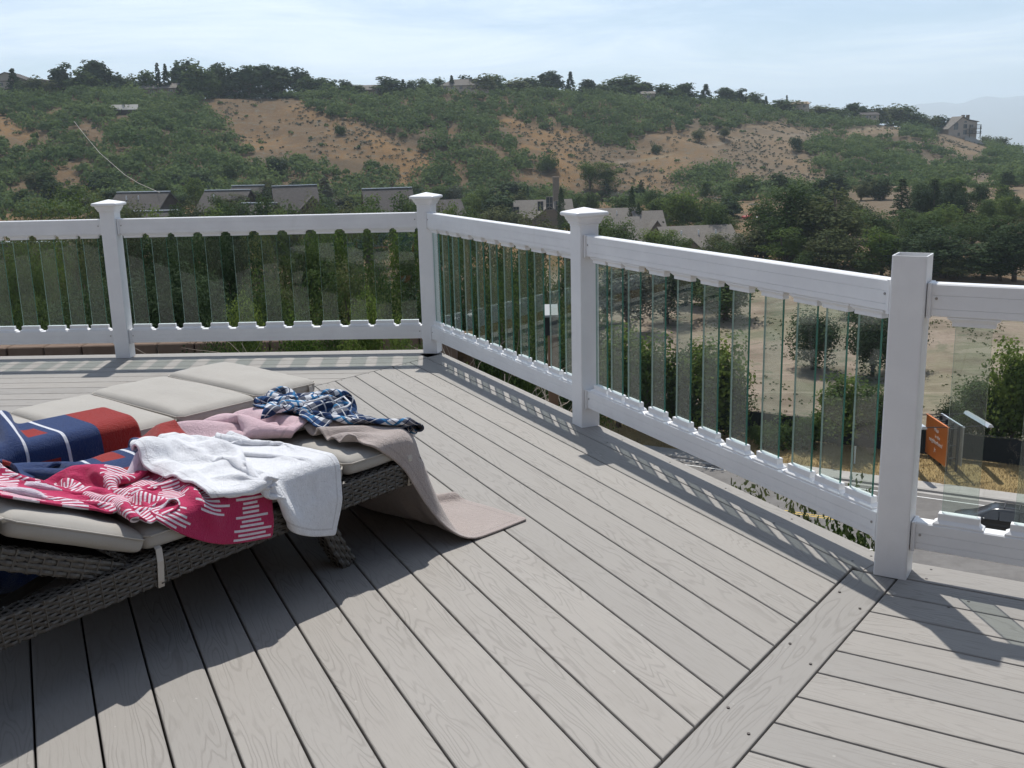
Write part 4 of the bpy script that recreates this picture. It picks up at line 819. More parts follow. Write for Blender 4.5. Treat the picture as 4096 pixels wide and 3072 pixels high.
# ------------------------------------------------------------------ minivan on the road
def minivan():
    M['van_paint'] = mat('van_paint', (0.045, 0.048, 0.052), 0.22, 0.6, 0.35); M['van_glass'] = mat('van_glass', (0.012, 0.016, 0.02), 0.03, 0.8); M['windscreen'] = mat('windscreen', (0.10, 0.17, 0.20), 0.03, 0.9)
    M['tyre'] = mat('tyre', (0.015, 0.015, 0.015), 0.85); M['rim'] = mat('rim', (0.55, 0.56, 0.57), 0.3, 0.5, 0.9); M['lamp'] = mat('lamp', (0.75, 0.78, 0.8), 0.1, 0.8); M['chrome'] = mat('chrome', (0.75, 0.76, 0.78), 0.15, 0.6, 0.9)
    f = onz(3650+455*0.3617, 1550+1400*0.3617, ZR+0.75); q = -5.75; a = min(np.linspace(-5, 30, 700), key=lambda t_: abs(project(rp(t_, q, ZR+0.7))[0]-3812))
    root = empty('minivan', (*(K0+RD*a+QN*q), ZR+0.02), ang_r); tag(root, 'dark grey minivan driving along the road past the billboard', 'van')
    # cross sections along x (0 = nose, 5.1 = tail): half width at sill, belt and roof with heights
    sec = [(0.00, 0.62, 0.66, 0.50, 0.42, 0.62, 0.74), (0.10, 0.80, 0.84, 0.70, 0.32, 0.70, 0.84), (0.45, 0.92, 0.95, 0.80, 0.26, 0.80, 0.95), (1.05, 0.97, 0.985, 0.84, 0.24, 0.93, 1.06), (1.32, 0.98, 0.99, 0.82, 0.24, 0.98, 1.16),
           (2.15, 0.985, 0.99, 0.68, 0.24, 1.04, 1.66), (2.55, 0.985, 0.99, 0.69, 0.24, 1.05, 1.73), (3.4, 0.985, 0.99, 0.70, 0.24, 1.07, 1.74), (4.4, 0.975, 0.985, 0.69, 0.25, 1.09, 1.70), (4.85, 0.95, 0.96, 0.64, 0.30, 1.10, 1.62), (5.08, 0.86, 0.88, 0.56, 0.42, 1.06, 1.30), (5.12, 0.80, 0.82, 0.52, 0.46, 0.92, 1.05)]
    rings = []
    for (x, ws, wb, wr, zs, zb, zr_) in sec:
        rings.append([(x, -ws*0.9, zs), (x, ws*0.9, zs), (x, ws, zs+0.14), (x, wb, (zs+zb)/2), (x, wb*0.985, zb), (x, wr+0.03, zr_-0.10), (x, wr*0.88, zr_-0.015), (x, wr*0.45, zr_+0.012), (x, -wr*0.45, zr_+0.012), (x, -wr*0.88, zr_-0.015), (x, -wr-0.03, zr_-0.10), (x, -wb*0.985, zb), (x, -wb, (zs+zb)/2), (x, -ws, zs+0.14)])
    body = MB().loft(rings).build('body', M['van_paint'], root, smooth_=True); body.modifiers.new('sub', 'SUBSURF').levels = 2; body.modifiers['sub'].render_levels = 2
    def panel(pts, nm, m, off, parent=root):
        v = [Vector(p) for p in pts]; n = (v[1]-v[0]).cross(v[2]-v[0]).normalized(); mb = MB(); mb.loft([[tuple(p+n*off) for p in v], [tuple(p+n*(off+0.012)) for p in v]]); return mb.build(nm, m, parent)
    panel([(1.36, 0.72, 1.135), (1.36, -0.72, 1.135), (2.06, -0.60, 1.60), (2.06, 0.60, 1.60)][::-1], 'windscreen', M['windscreen'], 0.02)
    for s in (-1, 1):
        def side(x0, x1, x2, x3, nm='side_window'):
            pts = [(x0, s*0.985, 1.08), (x1, s*0.985, 1.10), (x2, s*0.76, 1.585), (x3, s*0.76, 1.585)]
            panel(pts if s < 0 else pts[::-1], nm, M['van_glass'], 0.018)
        side(1.62, 2.55, 2.52, 2.20); side(2.63, 3.62, 3.60, 2.60); side(3.70, 4.75, 4.55, 3.68)
        m = MB(); m.box((1.80, s*1.09, 1.10), (0.13, 0.22, 0.15), ch=0.03); m.build('mirror', M['van_paint'], root)
        m = MB(); m.loft([[(0.10, s*0.50, 0.66), (0.18, s*0.80, 0.70), (0.50, s*0.93, 0.82), (0.36, s*0.66, 0.86)], [(0.06, s*0.50, 0.70), (0.14, s*0.82, 0.74), (0.50, s*0.95, 0.86), (0.36, s*0.66, 0.90)]]); m.build('headlight', M['lamp'], root)
        for xx in (2.45, 3.45): MB().box((xx, s*1.0, 0.98), (0.20, 0.04, 0.035)).build('door_handle', M['van_paint'], root)
        MB().box((3.0, s*0.997, 0.66), (2.6, 0.03, 0.05)).build('side_moulding', M['metal_dark'], root)
        for xx in (0.98, 4.02):
            wh = MB(); wh.tube([(xx, s*0.80, 0.33), (xx, s*1.0, 0.33)], 0.33, 22); wo = wh.build('wheel', M['tyre'], root); MB().tube([(xx, s*0.99, 0.33), (xx, s*1.012, 0.33)], 0.22, 16).build('rim', M['rim'], wo)
        MB().tube([(2.5, s*0.55, 1.765), (4.3, s*0.55, 1.755)], 0.022, 6).build('roof_rail', M['metal_dark'], root)
    for xx in (2.8, 3.6): MB().box((xx, 0, 1.775), (0.06, 1.1, 0.03)).build('roof_bar', M['metal_dark'], root)
    MB().box((0.03, 0, 0.62), (0.06, 0.8, 0.14), ch=0.02).build('grille', M['chrome'], root); MB().box((0.02, 0, 0.44), (0.05, 0.44, 0.11)).build('number_plate', M['white_frame'], root)
minivan()
# parked cars far off by the brick house
def parked(u, v, col, label, y=None):
    p = at2(u, v); 
    if p is None: return
    root = empty('parked_car', tuple(p), 0.2); tag(root, label, 'car'); m = bpy.data.materials.new('car_paint'); m = mat('car_paint', col, 0.3, 0.5)
    b = MB(); rings = [[(x, -w_, z0), (x, w_, z0), (x, w_*0.97, zb), (x, w_*0.75, zr_), (x, -w_*0.75, zr_), (x, -w_*0.97, zb)] for x, w_, z0, zb, zr_ in ((-2.2, 0.7, 0.4, 0.7, 0.8), (-1.9, 0.85, 0.3, 0.8, 0.92), (-0.9, 0.88, 0.25, 0.9, 1.0), (-0.2, 0.88, 0.25, 0.92, 1.42), (1.0, 0.88, 0.25, 0.92, 1.44), (1.7, 0.86, 0.25, 0.92, 1.05), (2.2, 0.75, 0.4, 0.8, 0.9))]
    b.loft(rings).build('body', m, root)
    MB().box((0.4, -0.80, 1.15), (1.4, 0.05, 0.3)).build('window', M['van_glass'], root)
    for x in (-1.3, 1.3): 
        for s in (-1, 1): MB().tube([(x, s*0.7, 0.3), (x, s*0.9, 0.3)], 0.3, 12).build('wheel', M['tyre'], root)
parked(1622, 474, (0.45, 0.05, 0.04), 'small red car parked beside the brick house'); parked(1648, 476, (0.75, 0.75, 0.75), 'white car parked beside the brick house'); parked(2140, 582, (0.55, 0.6, 0.65), 'pale car parked among the pines beyond the field')
# ------------------------------------------------------------------ box on a wooden post just outside the railing
def post_box():
    b0 = aty(2205, 1400, 9.6); b = np.array([b0[0], 9.6]); top = aty(2170, 1245, 9.6)[2]; root = empty('post_box', (b[0], b[1], G(b[0], b[1]))); tag(root, 'black lantern box with a sloping grey lid on a wooden post', 'lamp post'); g = G(b[0], b[1]); k = 9.7/FPX
    zb, zt = aty(2180, 1338, 9.6)[2]-g, aty(2180, 1266, 9.6)[2]-g; w_ = 52*k
    m = MB(); m.loft([[(-w_/2, -w_*0.45, zb), (w_/2, -w_*0.45, zb), (w_/2, w_*0.45, zb), (-w_/2, w_*0.45, zb)], [(-w_/2, -w_*0.45, zt), (w_/2, -w_*0.45, zt), (w_/2, w_*0.45, zt+0.05), (-w_/2, w_*0.45, zt+0.05)]]); m.build('box', M['metal_dark'], root)
    m = MB(); lid = [(-w_*0.56, -w_*0.55, zt+0.002), (w_*0.56, -w_*0.55, zt+0.002), (w_*0.56, w_*0.55, zt+0.085), (-w_*0.56, w_*0.55, zt+0.085)]; m.loft([lid, [(x, y, z+0.02) for x, y, z in lid]]); m.build('lid', M['lid_grey'], root)
    MB().box((w_*0.12, 0, zb/2), (0.09, 0.09, zb)).build('post', M['cedar'], root)
def _cedar(t, b, q):
    n = q.noise(q.coord('Object', (8, 8, 1)), 4, 5); q.l(q.mix(n, (0.22, 0.12, 0.07), (0.34, 0.20, 0.12)), b.inputs['Base Color'])
M['lid_grey'] = mat('lid_grey', (0.36, 0.38, 0.39), 0.6)
M['cedar'] = mat('cedar', rough=0.8, build=_cedar)
post_box()
# ------------------------------------------------------------------ deck
aAB, aBD, aDE = math.radians(-2.8), math.radians(-64.9), math.radians(-31.5)
def uv2(a): return np.array([math.cos(a), math.sin(a)]), np.array([-math.sin(a), math.cos(a)])
u1, n1_ = uv2(aAB); u2, n2_ = uv2(aBD); u3, n3_ = uv2(aDE)
PW = 0.1016
PA, PB_, PC, PD = np.array([-2.6245, 6.9836]), np.array([-0.5183, 6.8718]), np.array([0.3404, 4.9209]), np.array([1.2350, 3.0450])   # near lower corners of the posts
POST = {'A': PA-u1*PW/2+n1_*PW/2, 'B': PB_-u1*PW/2*0.9+n1_*PW/2, 'C': PC-u2*PW/2+n2_*PW/2, 'D': PD-u3*PW/2+n3_*PW/2}
POST['B'] = np.array([-0.536, 6.925]); 
PITCHB, GAP = 0.1447, 0.0055
def _plank(t, b, q):
    v = q.coord('Object', (1, 1, 1), True); s = q.sep(v)
    # cathedral grain: growth rings of a log cut nearly along its axis, pressed into the board
    wob = q.noise(q.coord('Object', (1.5, 10, 1), True), 1.0, 2, 0.5); wob2 = q.noise(q.coord('Object', (6, 26, 1), True), 1.0, 3, 0.6)
    f = q.math('ADD', q.math('MULTIPLY', wob, 19.0), q.math('MULTIPLY', wob2, 1.1))
    fr = q.math('FRACT', f); line = q.math('ABSOLUTE', q.math('SUBTRACT', fr, 0.5))
    gl = q.rng(line, 0.0, 0.24, 1.0, 0.0)
    fade = q.rng(q.noise(q.coord('Object', (2.5, 9, 1), True), 1.0, 2), 0.35, 0.6)
    gl = q.math('MULTIPLY', gl, q.math('ADD', q.math('MULTIPLY', fade, 0.8), 0.2))
    fine = q.noise(q.coord('Object', (14, 260, 1), True), 1.0, 3, 0.6)
    broad = q.noise(q.coord('Object', (0.7, 5, 1), True), 1.0, 4, 0.6)
    oi = q.n('ShaderNodeObjectInfo')
    base = q.mix(broad, (0.252, 0.233, 0.212), (0.318, 0.298, 0.275)); base = q.mix(q.math('MULTIPLY', oi.outputs['Random'], 0.8), base, (0.238, 0.226, 0.212))
    base = q.mix(q.rng(fine, 0.52, 0.75, 0, 0.28), base, (0.17, 0.156, 0.14)); c = q.mix(q.math('MULTIPLY', gl, 0.36), base, (0.14, 0.127, 0.115))
    st = q.noise(q.pos(), 2.4, 4, 0.6); c = q.mix(q.rng(st, 0.58, 0.78, 0, 0.4), c, (0.185, 0.168, 0.148)); sp = q.noise(q.pos(), 34, 2, 0.5); c = q.mix(q.rng(sp, 0.72, 0.78, 0, 0.5), c, (0.40, 0.38, 0.35))
    q.l(c, b.inputs['Base Color']); b.inputs['Roughness'].default_value = 0.62; b.inputs['Specular IOR Level'].default_value = 0.32
    h = q.math('SUBTRACT', q.math('MULTIPLY', fine, 0.30), gl); q.bump(b, h, 0.34, 0.0016)
M['plank'] = mat('plank', build=_plank)
M['joist_shade'] = mat('joist_shade', (0.05, 0.04, 0.03), 0.9)  # framing colour, near black to paint in the shade seen through the gaps
M['steel'] = mat('steel', (0.35, 0.34, 0.33), 0.4, 0.5, 0.8); M['screw_dark'] = mat('screw_dark', (0.08, 0.07, 0.065), 0.5, 0.5, 0.4)
def clip(poly, p, n):                          # keep the side where (x-p).n <= 0
    out_ = []; p = np.asarray(p); n = np.asarray(n)
    for i in range(len(poly)):
        a, c = np.asarray(poly[i]), np.asarray(poly[(i+1) % len(poly)]); da, dc = (a-p)@n, (c-p)@n
        if da <= 0: out_.append(a)
        if (da < 0) != (dc < 0) and abs(da-dc) > 1e-12: out_.append(a+(c-a)*(da/(da-dc)))
    return out_
deck = empty('deck'); tag(deck, 'raised deck of grey grooved composite boards with a pale railing round it', 'deck', kind='structure')
def plank(ang, poly, inset=0.0, zt=0.0):
    """a board: poly is its plan outline; eased upper edges"""
    if len(poly) < 3: return
    c = np.mean(poly, 0); a, bb = math.cos(-ang), math.sin(-ang)
    loc = [((p-c)[0]*a-(p-c)[1]*bb, (p-c)[0]*bb+(p-c)[1]*a) for p in poly]
    cen = np.mean(loc, 0); rings = []
    for z, e in ((-0.0245, 0), (-0.0045, 0), (-0.0012, 0.0014), (0.0, 0.0042)):
        r = []
        n = len(loc)
        for i in range(n):
            p0, p1, p2 = np.array(loc[i-1]), np.array(loc[i]), np.array(loc[(i+1) % n])
            d1 = (p1-p0)/(np.linalg.norm(p1-p0)+1e-9); d2 = (p2-p1)/(np.linalg.norm(p2-p1)+1e-9)
            m1 = np.array([-d1[1], d1[0]]); m2 = np.array([-d2[1], d2[0]]); mm = m1+m2; k = max(1+m1@m2, 0.2)
            pp = p1+mm/k*e; r.append((pp[0], pp[1], z))
        rings.append(r)
    o = MB().loft(rings).build('plank', M['plank'], deck); o.location = (c[0], c[1], zt); o.rotation_euler = (0, 0, ang); return o
def strip(u, n, s0, s1, a0, a1): return [u*a0+n*s0, u*a1+n*s0, u*a1+n*s1, u*a0+n*s1]
# dividing lines: the left mitre from post B, and the divider board below post D
ML_p = np.array([-0.509, 6.789]); ML_d = np.array([-0.637, -0.775]); ML_d /= np.linalg.norm(ML_d); ML_n = np.array([-ML_d[1], ML_d[0]])   # ML_n points to the right of the mitre when looking at the camera
if ML_n @ np.array([1, 0]) < 0: ML_n = -ML_n
DV_d = np.array([-0.596, -0.803]); DV_n = np.array([0.803, -0.596]); dv0, dv1 = -0.993, -0.8536
S_EDGE = 2.487; S0 = 2.1984
# outer border boards, run right round the edge
e1, e3 = float(POST['A']@n1_)+0.083, 3.397
cB = np.linalg.solve(np.array([n1_, n2_]), np.array([e1, S_EDGE])); cD = np.linalg.solve(np.array([n2_, n3_]), np.array([S_EDGE, e3]))
bisB = (u2-u1); bisB = bisB/np.linalg.norm(bisB); bisD = (u3-u2)/np.linalg.norm(u3-u2)   # along the corner, inwards
def half(p, d, side):
    n = np.array([-d[1], d[0]]); n = n if n@side > 0 else -n; return p, n
BW = PITCHB-GAP
p_ = strip(u1, n1_, e1-BW, e1, -9, 9); p_ = clip(p_, *half(cB, bisB, u1)); plank(aAB, p_)
p_ = strip(u2, n2_, S_EDGE-BW, S_EDGE, -15, 15); p_ = clip(p_, *half(cB, bisB, -u1)); p_ = clip(p_, *half(cD, bisD, u3)); plank(aBD, p_)
p_ = strip(u3, n3_, e3-BW, e3, -9, 9); p_ = clip(p_, *half(cD, bisD, -u3)); plank(aDE, p_)
# field boards
for i in range(0, 34):
    s1 = S_EDGE-PITCHB*(i+1); s0 = s1-BW
    p_ = strip(u2, n2_, s0, s1, -20, 20); p_ = clip(p_, ML_p, -ML_n); p_ = clip(p_, DV_n*(dv0-GAP), DV_n)
    p_ = clip(p_, np.array([0, -2.2]), np.array([0, -1.0])) if len(p_) > 2 else p_
    p_ = clip(p_, np.array([-3.6, 0]), np.array([-1.0, 0])) if len(p_) > 2 else p_
    plank(aBD, p_)
for i in range(0, 60):
    s1 = e1-PITCHB*(i+1); s0 = s1-BW
    p_ = strip(u1, n1_, s0, s1, -7.5, 9); p_ = clip(p_, ML_p-ML_n*GAP, ML_n)
    if len(p_) > 2: plank(aAB, p_)
for i in range(0, 34):
    s1 = e3-PITCHB*(i+1); s0 = s1-BW
    p_ = strip(u3, n3_, s0, s1, -9, 9); p_ = clip(p_, DV_n*(dv1+GAP), -DV_n)
    p_ = clip(p_, np.array([0, -2.2]), np.array([0, -1.0])) if len(p_) > 2 else p_
    p_ = clip(p_, np.array([3.9, 0]), np.array([1.0, 0])) if len(p_) > 2 else p_
    if len(p_) > 2: plank(aDE, p_)
inn = np.linalg.solve(np.array([n2_, n3_]), np.array([S_EDGE-PITCHB, e3-PITCHB])); p_ = strip(DV_d, DV_n, dv0, dv1, -9, 9); p_ = clip(p_, inn, -DV_d); p_ = clip(p_, np.array([0, -2.2]), np.array([0, -1.0]))
plank(math.atan2(DV_d[1], DV_d[0]), p_, zt=-0.002)
# trim board on the outer face, and one slab for the framing, coloured dark as shade below the gaps
fa = MB()
for (pp, uu, nn, L0, L1) in ((cB, u1, n1_, -9.0, 0.02), (cB, u2, n2_, 0, np.linalg.norm(cD-cB)), (cD, u3, n3_, 0, 5.0)):
    pass
def fascia(pp, uu, nn, L0, L1):
    q = [pp+uu*L0+nn*0.003, pp+uu*L1+nn*0.003, pp+uu*L1+nn*0.026, pp+uu*L0+nn*0.026]
    MB().prism([tuple(x) for x in q], -0.30, -0.010).build('fascia', M['plank'], deck)
fascia(cB, u1, n1_, -9.0, 0.012); fascia(cB, u2, n2_, 0.012, float(np.linalg.norm(cD-cB))-0.002); fascia(cD, u3, n3_, 0.002, 5.0)
def inward(a, b2, k):  # offset point
    return a+b2*k
under = [cB+u1*-9, cB-n1_*0.0, cD, cD+u3*4, np.array([3.9, -2.2]), np.array([-9.0, -2.2])]
under = [np.array([-9.0, -2.2]), np.array([3.9, -2.2]), cD+u3*3.5-n3_*0.02, cD-bisD*0.02, cB+bisB*0.03, cB-u1*8.6-n1_*0.03]
MB().prism([tuple(x) for x in under], -0.28, -0.05).build('joist_shade_slab', M['joist_shade'], deck)
# screws along the divider and the outer boards
sc = bpy.data.meshes.new('screw'); _b = MB(); _b.tube([(0, 0, -0.002), (0, 0, 0.0012)], 0.0042, 8)
sc.from_pydata(_b.v, [], _b.f); sc.materials.append(M['screw_dark'])
def screw(p, z=0.0):
    o = bpy.data.objects.new('screw', sc); o.location = (p[0], p[1], z); link(o, deck)
for k in range(7):
    base = DV_n*(dv0+0.025)+DV_d*(DV_d@np.array([1.0, 3.0])+0.02+k*0.405); screw(base)
    screw(DV_n*(dv1-0.025)+DV_d*(DV_d@np.array([1.0, 3.0])+0.10+k*0.405))
for k in range(12):
    for off in (0.03, 0.112): screw(cB+u2*(0.15+k*0.4)-n2_*off)
for k in range(5):
    for off in (0.03, 0.112): screw(cD+u3*(0.15+k*0.4)-n3_*off)
for k in range(20):
    screw(ML_p+ML_d*(0.08+k*0.11)+ML_n*0.02)

# ------------------------------------------------------------------ railing
def _vinyl(t, b, q):
    g = q.pos(); n = q.noise(g, 260, 2); n2 = q.noise(g, 5.0, 5, 0.65); n3 = q.noise(q.pos((1, 1, 0.25)), 16, 4, 0.6)
    c = q.mix(q.rng(n2, 0.35, 0.75), (0.74, 0.74, 0.745), (0.80, 0.80, 0.80)); c = q.mix(q.rng(n3, 0.58, 0.78, 0, 0.22), c, (0.62, 0.61, 0.585))
    q.l(c, b.inputs['Base Color']); b.inputs['Roughness'].default_value = 0.36; b.inputs['Specular IOR Level'].default_value = 0.45; q.bump(b, n, 0.06, 0.0008)
M['vinyl'] = mat('vinyl', (0.78, 0.78, 0.785), 0.36, 0.45, build=_vinyl)
def _glass():
    m = bpy.data.materials.new('glass_pane'); m.use_nodes = True; t = m.node_tree; q = NT(t); t.nodes.remove(t.nodes['Principled BSDF'])
    fr = q.n('ShaderNodeFresnel'); geo = q.n('ShaderNodeNewGeometry'); q.l(q.math('ADD', 1.52, q.math('MULTIPLY', geo.outputs['Backfacing'], 1/1.52-1.52)), fr.inputs[0]); tr = q.n('ShaderNodeBsdfTransparent'); tr.inputs[0].default_value = (0.860, 0.905, 0.885, 1)
    gl = q.n('ShaderNodeBsdfGlossy'); gl.inputs['Roughness'].default_value = 0.0; gl.inputs['Color'].default_value = (0.95, 1, 0.98, 1)
    df = q.n('ShaderNodeBsdfDiffuse'); df.inputs[0].default_value = (0.5, 0.5, 0.48, 1)
    mx = q.n('ShaderNodeMixShader'); q.l(fr.outputs[0], mx.inputs[0]); q.l(tr.outputs[0], mx.inputs[1]); q.l(gl.outputs[0], mx.inputs[2])
    # a faint film of dust on the surface
    mx2 = q.n('ShaderNodeMixShader'); q.l(q.rng(q.noise(q.pos(), 9, 5, 0.7), 0.35, 0.8, 0.004, 0.018), mx2.inputs[0]); q.l(mx.outputs[0], mx2.inputs[1]); q.l(df.outputs[0], mx2.inputs[2])
    q.l(mx2.outputs[0], t.nodes['Material Output'].inputs[0]); return m
M['glass'] = _glass()
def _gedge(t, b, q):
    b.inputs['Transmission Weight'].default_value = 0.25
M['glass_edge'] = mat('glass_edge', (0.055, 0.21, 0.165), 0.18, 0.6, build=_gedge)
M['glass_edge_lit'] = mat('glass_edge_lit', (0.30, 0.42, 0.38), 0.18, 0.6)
rail = empty('railing', (float(POST['C'][0]), float(POST['C'][1]), 0)); tag(rail, 'white vinyl deck railing with clear glass strip balusters and square posts', 'railing')
rail_inv = np.array([*POST['C'], 0.0])
H_CAP, RT0, RT1, RB0, RB1 = 0.985, 0.846, 0.945, 0.100, 0.190
def sq(cx, cy_, h, z, a, r=0.0):
    ca, sa = math.cos(a), math.sin(a); pts = [(-h, -h), (h, -h), (h, h), (-h, h)]
    return [(cx+x*ca-y*sa, cy_+x*sa+y*ca, z) for x, y in pts]
def rsq(h, z, a, r):                          # square ring with rounded corners
    ca, sa = math.cos(a), math.sin(a); o = []
    for k, (sx, sy) in enumerate(((1, -1), (1, 1), (-1, 1), (-1, -1))):
        for j in range(4):
            th = math.radians(-90+k*90+j*30); x, y = sx*(h-r)+r*math.cos(th), sy*(h-r)+r*math.sin(th); o.append((x*ca-y*sa, x*sa+y*ca, z))
    return o
def post(key, ang, capped=True, height=None):
    p = POST[key]; h = PW/2; m = MB()
    top = height or H_CAP+0.03
    if capped: m.loft([rsq(h, 0.0, ang, 0.006), rsq(h, top, ang, 0.006)])
    else:                                      # an open sleeve: hollow, walls 4 mm
        m.loft([rsq(h, 0.0, ang, 0.006), rsq(h, top, ang, 0.006), rsq(h-0.004, top, ang, 0.004), rsq(h-0.004, top-0.5, ang, 0.004)], cap=False)
        m.add(rsq(h-0.004, top-0.5, ang, 0.004), [tuple(range(16))])
    o = m.build('post', M['vinyl'], rail); o.location = (p[0]-rail_inv[0], p[1]-rail_inv[1], 0)
    if capped:
        prof = [(0.0535, 0.0), (0.0535, 0.010), (0.0585, 0.012), (0.0615, 0.017), (0.0600, 0.021), (0.0640, 0.023), (0.0665, 0.030), (0.0700, 0.034), (0.0720, 0.044), (0.0765, 0.048),
                (0.0850, 0.050), (0.0880, 0.054), (0.0885, 0.060), (0.0870, 0.066), (0.0820, 0.069), (0.002, 0.089)]
        c = MB(); c.loft([rsq(hh, z, ang, min(0.012, hh*0.3)) for hh, z in prof]); c.build('cap', M['vinyl'], o).location = (0, 0, H_CAP)
    return o
post('A', aAB); post('B', aAB-math.radians(14)); post('C', aBD); post('D', aDE, False, 1.027)
POST['Z'] = POST['A']-u1*2.20; post('Z', aAB); POST['E'] = POST['D']+u3*1.65; post('E', aDE)
def profile(w2, z0, z1, top):
    """half width, heights: a hollow vinyl rail's outline with two fine grooves on each face"""
    g = 0.0015; pts = []
    zs = [z0, z0+0.004]; 
    side = [(w2-0.003, z0), (w2, z0+0.003), (w2, z0+0.022), (w2-g, z0+0.0228), (w2, z0+0.0236), (w2, z1-0.036), (w2-g, z1-0.0352), (w2, z1-0.0344), (w2, z1-0.004), (w2-0.004, z1)]
    return side+[(-x, z) for x, z in reversed(side)]
def rail_bar(name, a, b_, w2, z0, z1):
    d = b_-a; L = np.linalg.norm(d); d = d/L; n = np.array([-d[1], d[0]]); pr = profile(w2, z0, z1, True)
    rings = [[(*(a+d*s+n*x-rail_inv[:2]), z) for x, z in pr] for s in (0, L)]
    o = MB().loft(rings).build(name, M['vinyl'], rail)
    # end brackets, each held by a screw
    for s0, s1, e in ((0, 0.012, 0.0), (L-0.012, L, L)):
        q = [(*(a+d*s+n*x-rail_inv[:2]),) for s, x in ((s0, -w2-0.008), (s1, -w2-0.008), (s1, w2+0.008), (s0, w2+0.008))]
        mb = MB(); mb.prism(q, z0-0.006, z1+0.002); mb.build('bracket', M['vinyl'], o, bevel=0.0015)
        sp = a+d*(0.026 if e == 0 else L-0.026)-n*(w2+0.0005)-rail_inv[:2]; m2 = MB(); m2.tube([(*(sp+n*0.001), (z0+z1)/2+0.005), (*(sp-n*0.0018), (z0+z1)/2+0.005)], 0.0042, 8)
        m2.build('screw', M['steel'], o)
    return o
# one baluster: a strip of glass in two vinyl shoes, built once
GZ0, GZ1, GW, GT = 0.197, 0.838, 0.1016, 0.0085
def shoe(z, sgn, wide, tall):
    m = MB(); hw = wide/2; d = 0.0135; f = 0.0225; fz = 0.007
    r = lambda hx, hy, zz: [(-hx, -hy, zz), (hx, -hy, zz), (hx, hy, zz), (-hx, hy, zz)]
    seq = [r(hw+0.013, f, 0.0), r(hw+0.013, f, 0.0045), r(hw+0.002, d+0.003, fz+0.005), r(hw, d, fz+0.008), r(hw, d, tall-0.0015), r(hw-0.0015, d-0.0015, tall)]
    if sgn < 0: seq = [[(x, y, -zz) for x, y, zz in reversed(q)] for q in seq]
    m.loft([[(x, y, z+zz) for x, y, zz in q] for q in seq]); return m
gm = MB(); hw, ht = GW/2, GT/2
gm.add([(-hw, -ht, GZ0), (hw, -ht, GZ0), (hw, ht, GZ0), (-hw, ht, GZ0), (-hw, -ht, GZ1), (hw, -ht, GZ1), (hw, ht, GZ1), (-hw, ht, GZ1)], [(0, 1, 5, 4), (2, 3, 7, 6)], 0)
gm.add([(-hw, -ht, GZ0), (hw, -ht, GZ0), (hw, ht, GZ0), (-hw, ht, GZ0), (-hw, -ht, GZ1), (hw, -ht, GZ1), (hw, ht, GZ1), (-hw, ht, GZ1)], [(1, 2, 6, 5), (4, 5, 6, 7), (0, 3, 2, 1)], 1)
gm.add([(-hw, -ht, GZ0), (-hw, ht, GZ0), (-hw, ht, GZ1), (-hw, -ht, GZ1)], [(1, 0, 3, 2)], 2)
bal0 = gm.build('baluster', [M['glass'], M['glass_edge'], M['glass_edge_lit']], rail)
lower = shoe(RB1+0.0005, 1, 0.120, 0.036).build('shoe', M['vinyl'], bal0); upper = shoe(RT0-0.0005, -1, 0.120, 0.028).build('shoe', M['vinyl'], bal0)
for sx in (-1, 1):
    MB().tube([(sx*0.0655, 0.006, RB1+0.0045), (sx*0.0655, 0.006, RB1+0.0075)], 0.0040, 8).build('screw', M['steel'], bal0)
_first = [True]
def baluster(p, ang):
    o = bal0 if _first[0] else copy_tree(bal0, rail); _first[0] = False
    o.location = (p[0]-rail_inv[0], p[1]-rail_inv[1], 0); o.rotation_euler = (0, 0, ang)
def span(k0, k1, ang, px, extra=()):
    a, b_ = POST[k0], POST[k1]; d = (b_-a)/np.linalg.norm(b_-a); n = np.array([-d[1], d[0]])
    off = PW/2+0.002
    rail_bar('top_rail', a+d*off, b_-d*off, 0.025, RT0, RT1); rail_bar('bottom_rail', a+d*off, b_-d*off, 0.025, RB0, RB1)
    ang = math.atan2(d[1], d[0]); L = np.linalg.norm(b_-a)
    for (u, v) in px:
        q = onplane(u, v, (*a, 0), np.array([*n, 0])); baluster(a+d*float((q[:2]-a)@d), ang)
    for s in extra: baluster(a+d*s, ang)
zAB = [(572, 1311), (671, 1310), (771, 1308), (880, 1305), (990, 1303), (1101, 1300), (1212, 1298), (1326, 1296), (1438, 1294), (1540, 1292), (1640, 1290)]
span('A', 'B', aAB, zAB)
LZ = 2.20
qz = [onplane(u, 1320, (*POST['A'], 0), np.array([*n1_, 0])) for u in (28, 126.5, 230.5, 318.6, 403)]
span('Z', 'A', aAB, [], [LZ+float((q[:2]-POST['A'])@u1) for q in qz]+[0.17, 0.36, 0.55, 0.75, 0.95])
LBC = np.linalg.norm(POST['C']-POST['B'])
pat = np.cumsum([0.165, 0.165, 0.172, 0.188, 0.192, 0.194, 0.196, 0.196, 0.190, 0.175, 0.168]); pat = pat-pat[0]
span('B', 'C', aBD, [], list(0.150+pat*(LBC-0.30)/pat[-1]))
span('C', 'D', aBD, [(2409, 1572), (2469, 1596), (2537, 1626), (2633, 1666), (2732, 1710), (2837, 1753), (2951, 1804), (3077, 1855), (3204, 1912), (3317, 1963), (3442, 2014)])
LDE = 1.65
q0 = onplane(3836, 2085, (*POST['D'], 0), np.array([*n3_, 0])); s0_ = float((q0[:2]-POST['D'])@u3)
span('D', 'E', aDE, [], [s0_+k*0.205 for k in range(int((LDE-0.1-s0_)/0.205)+1)])
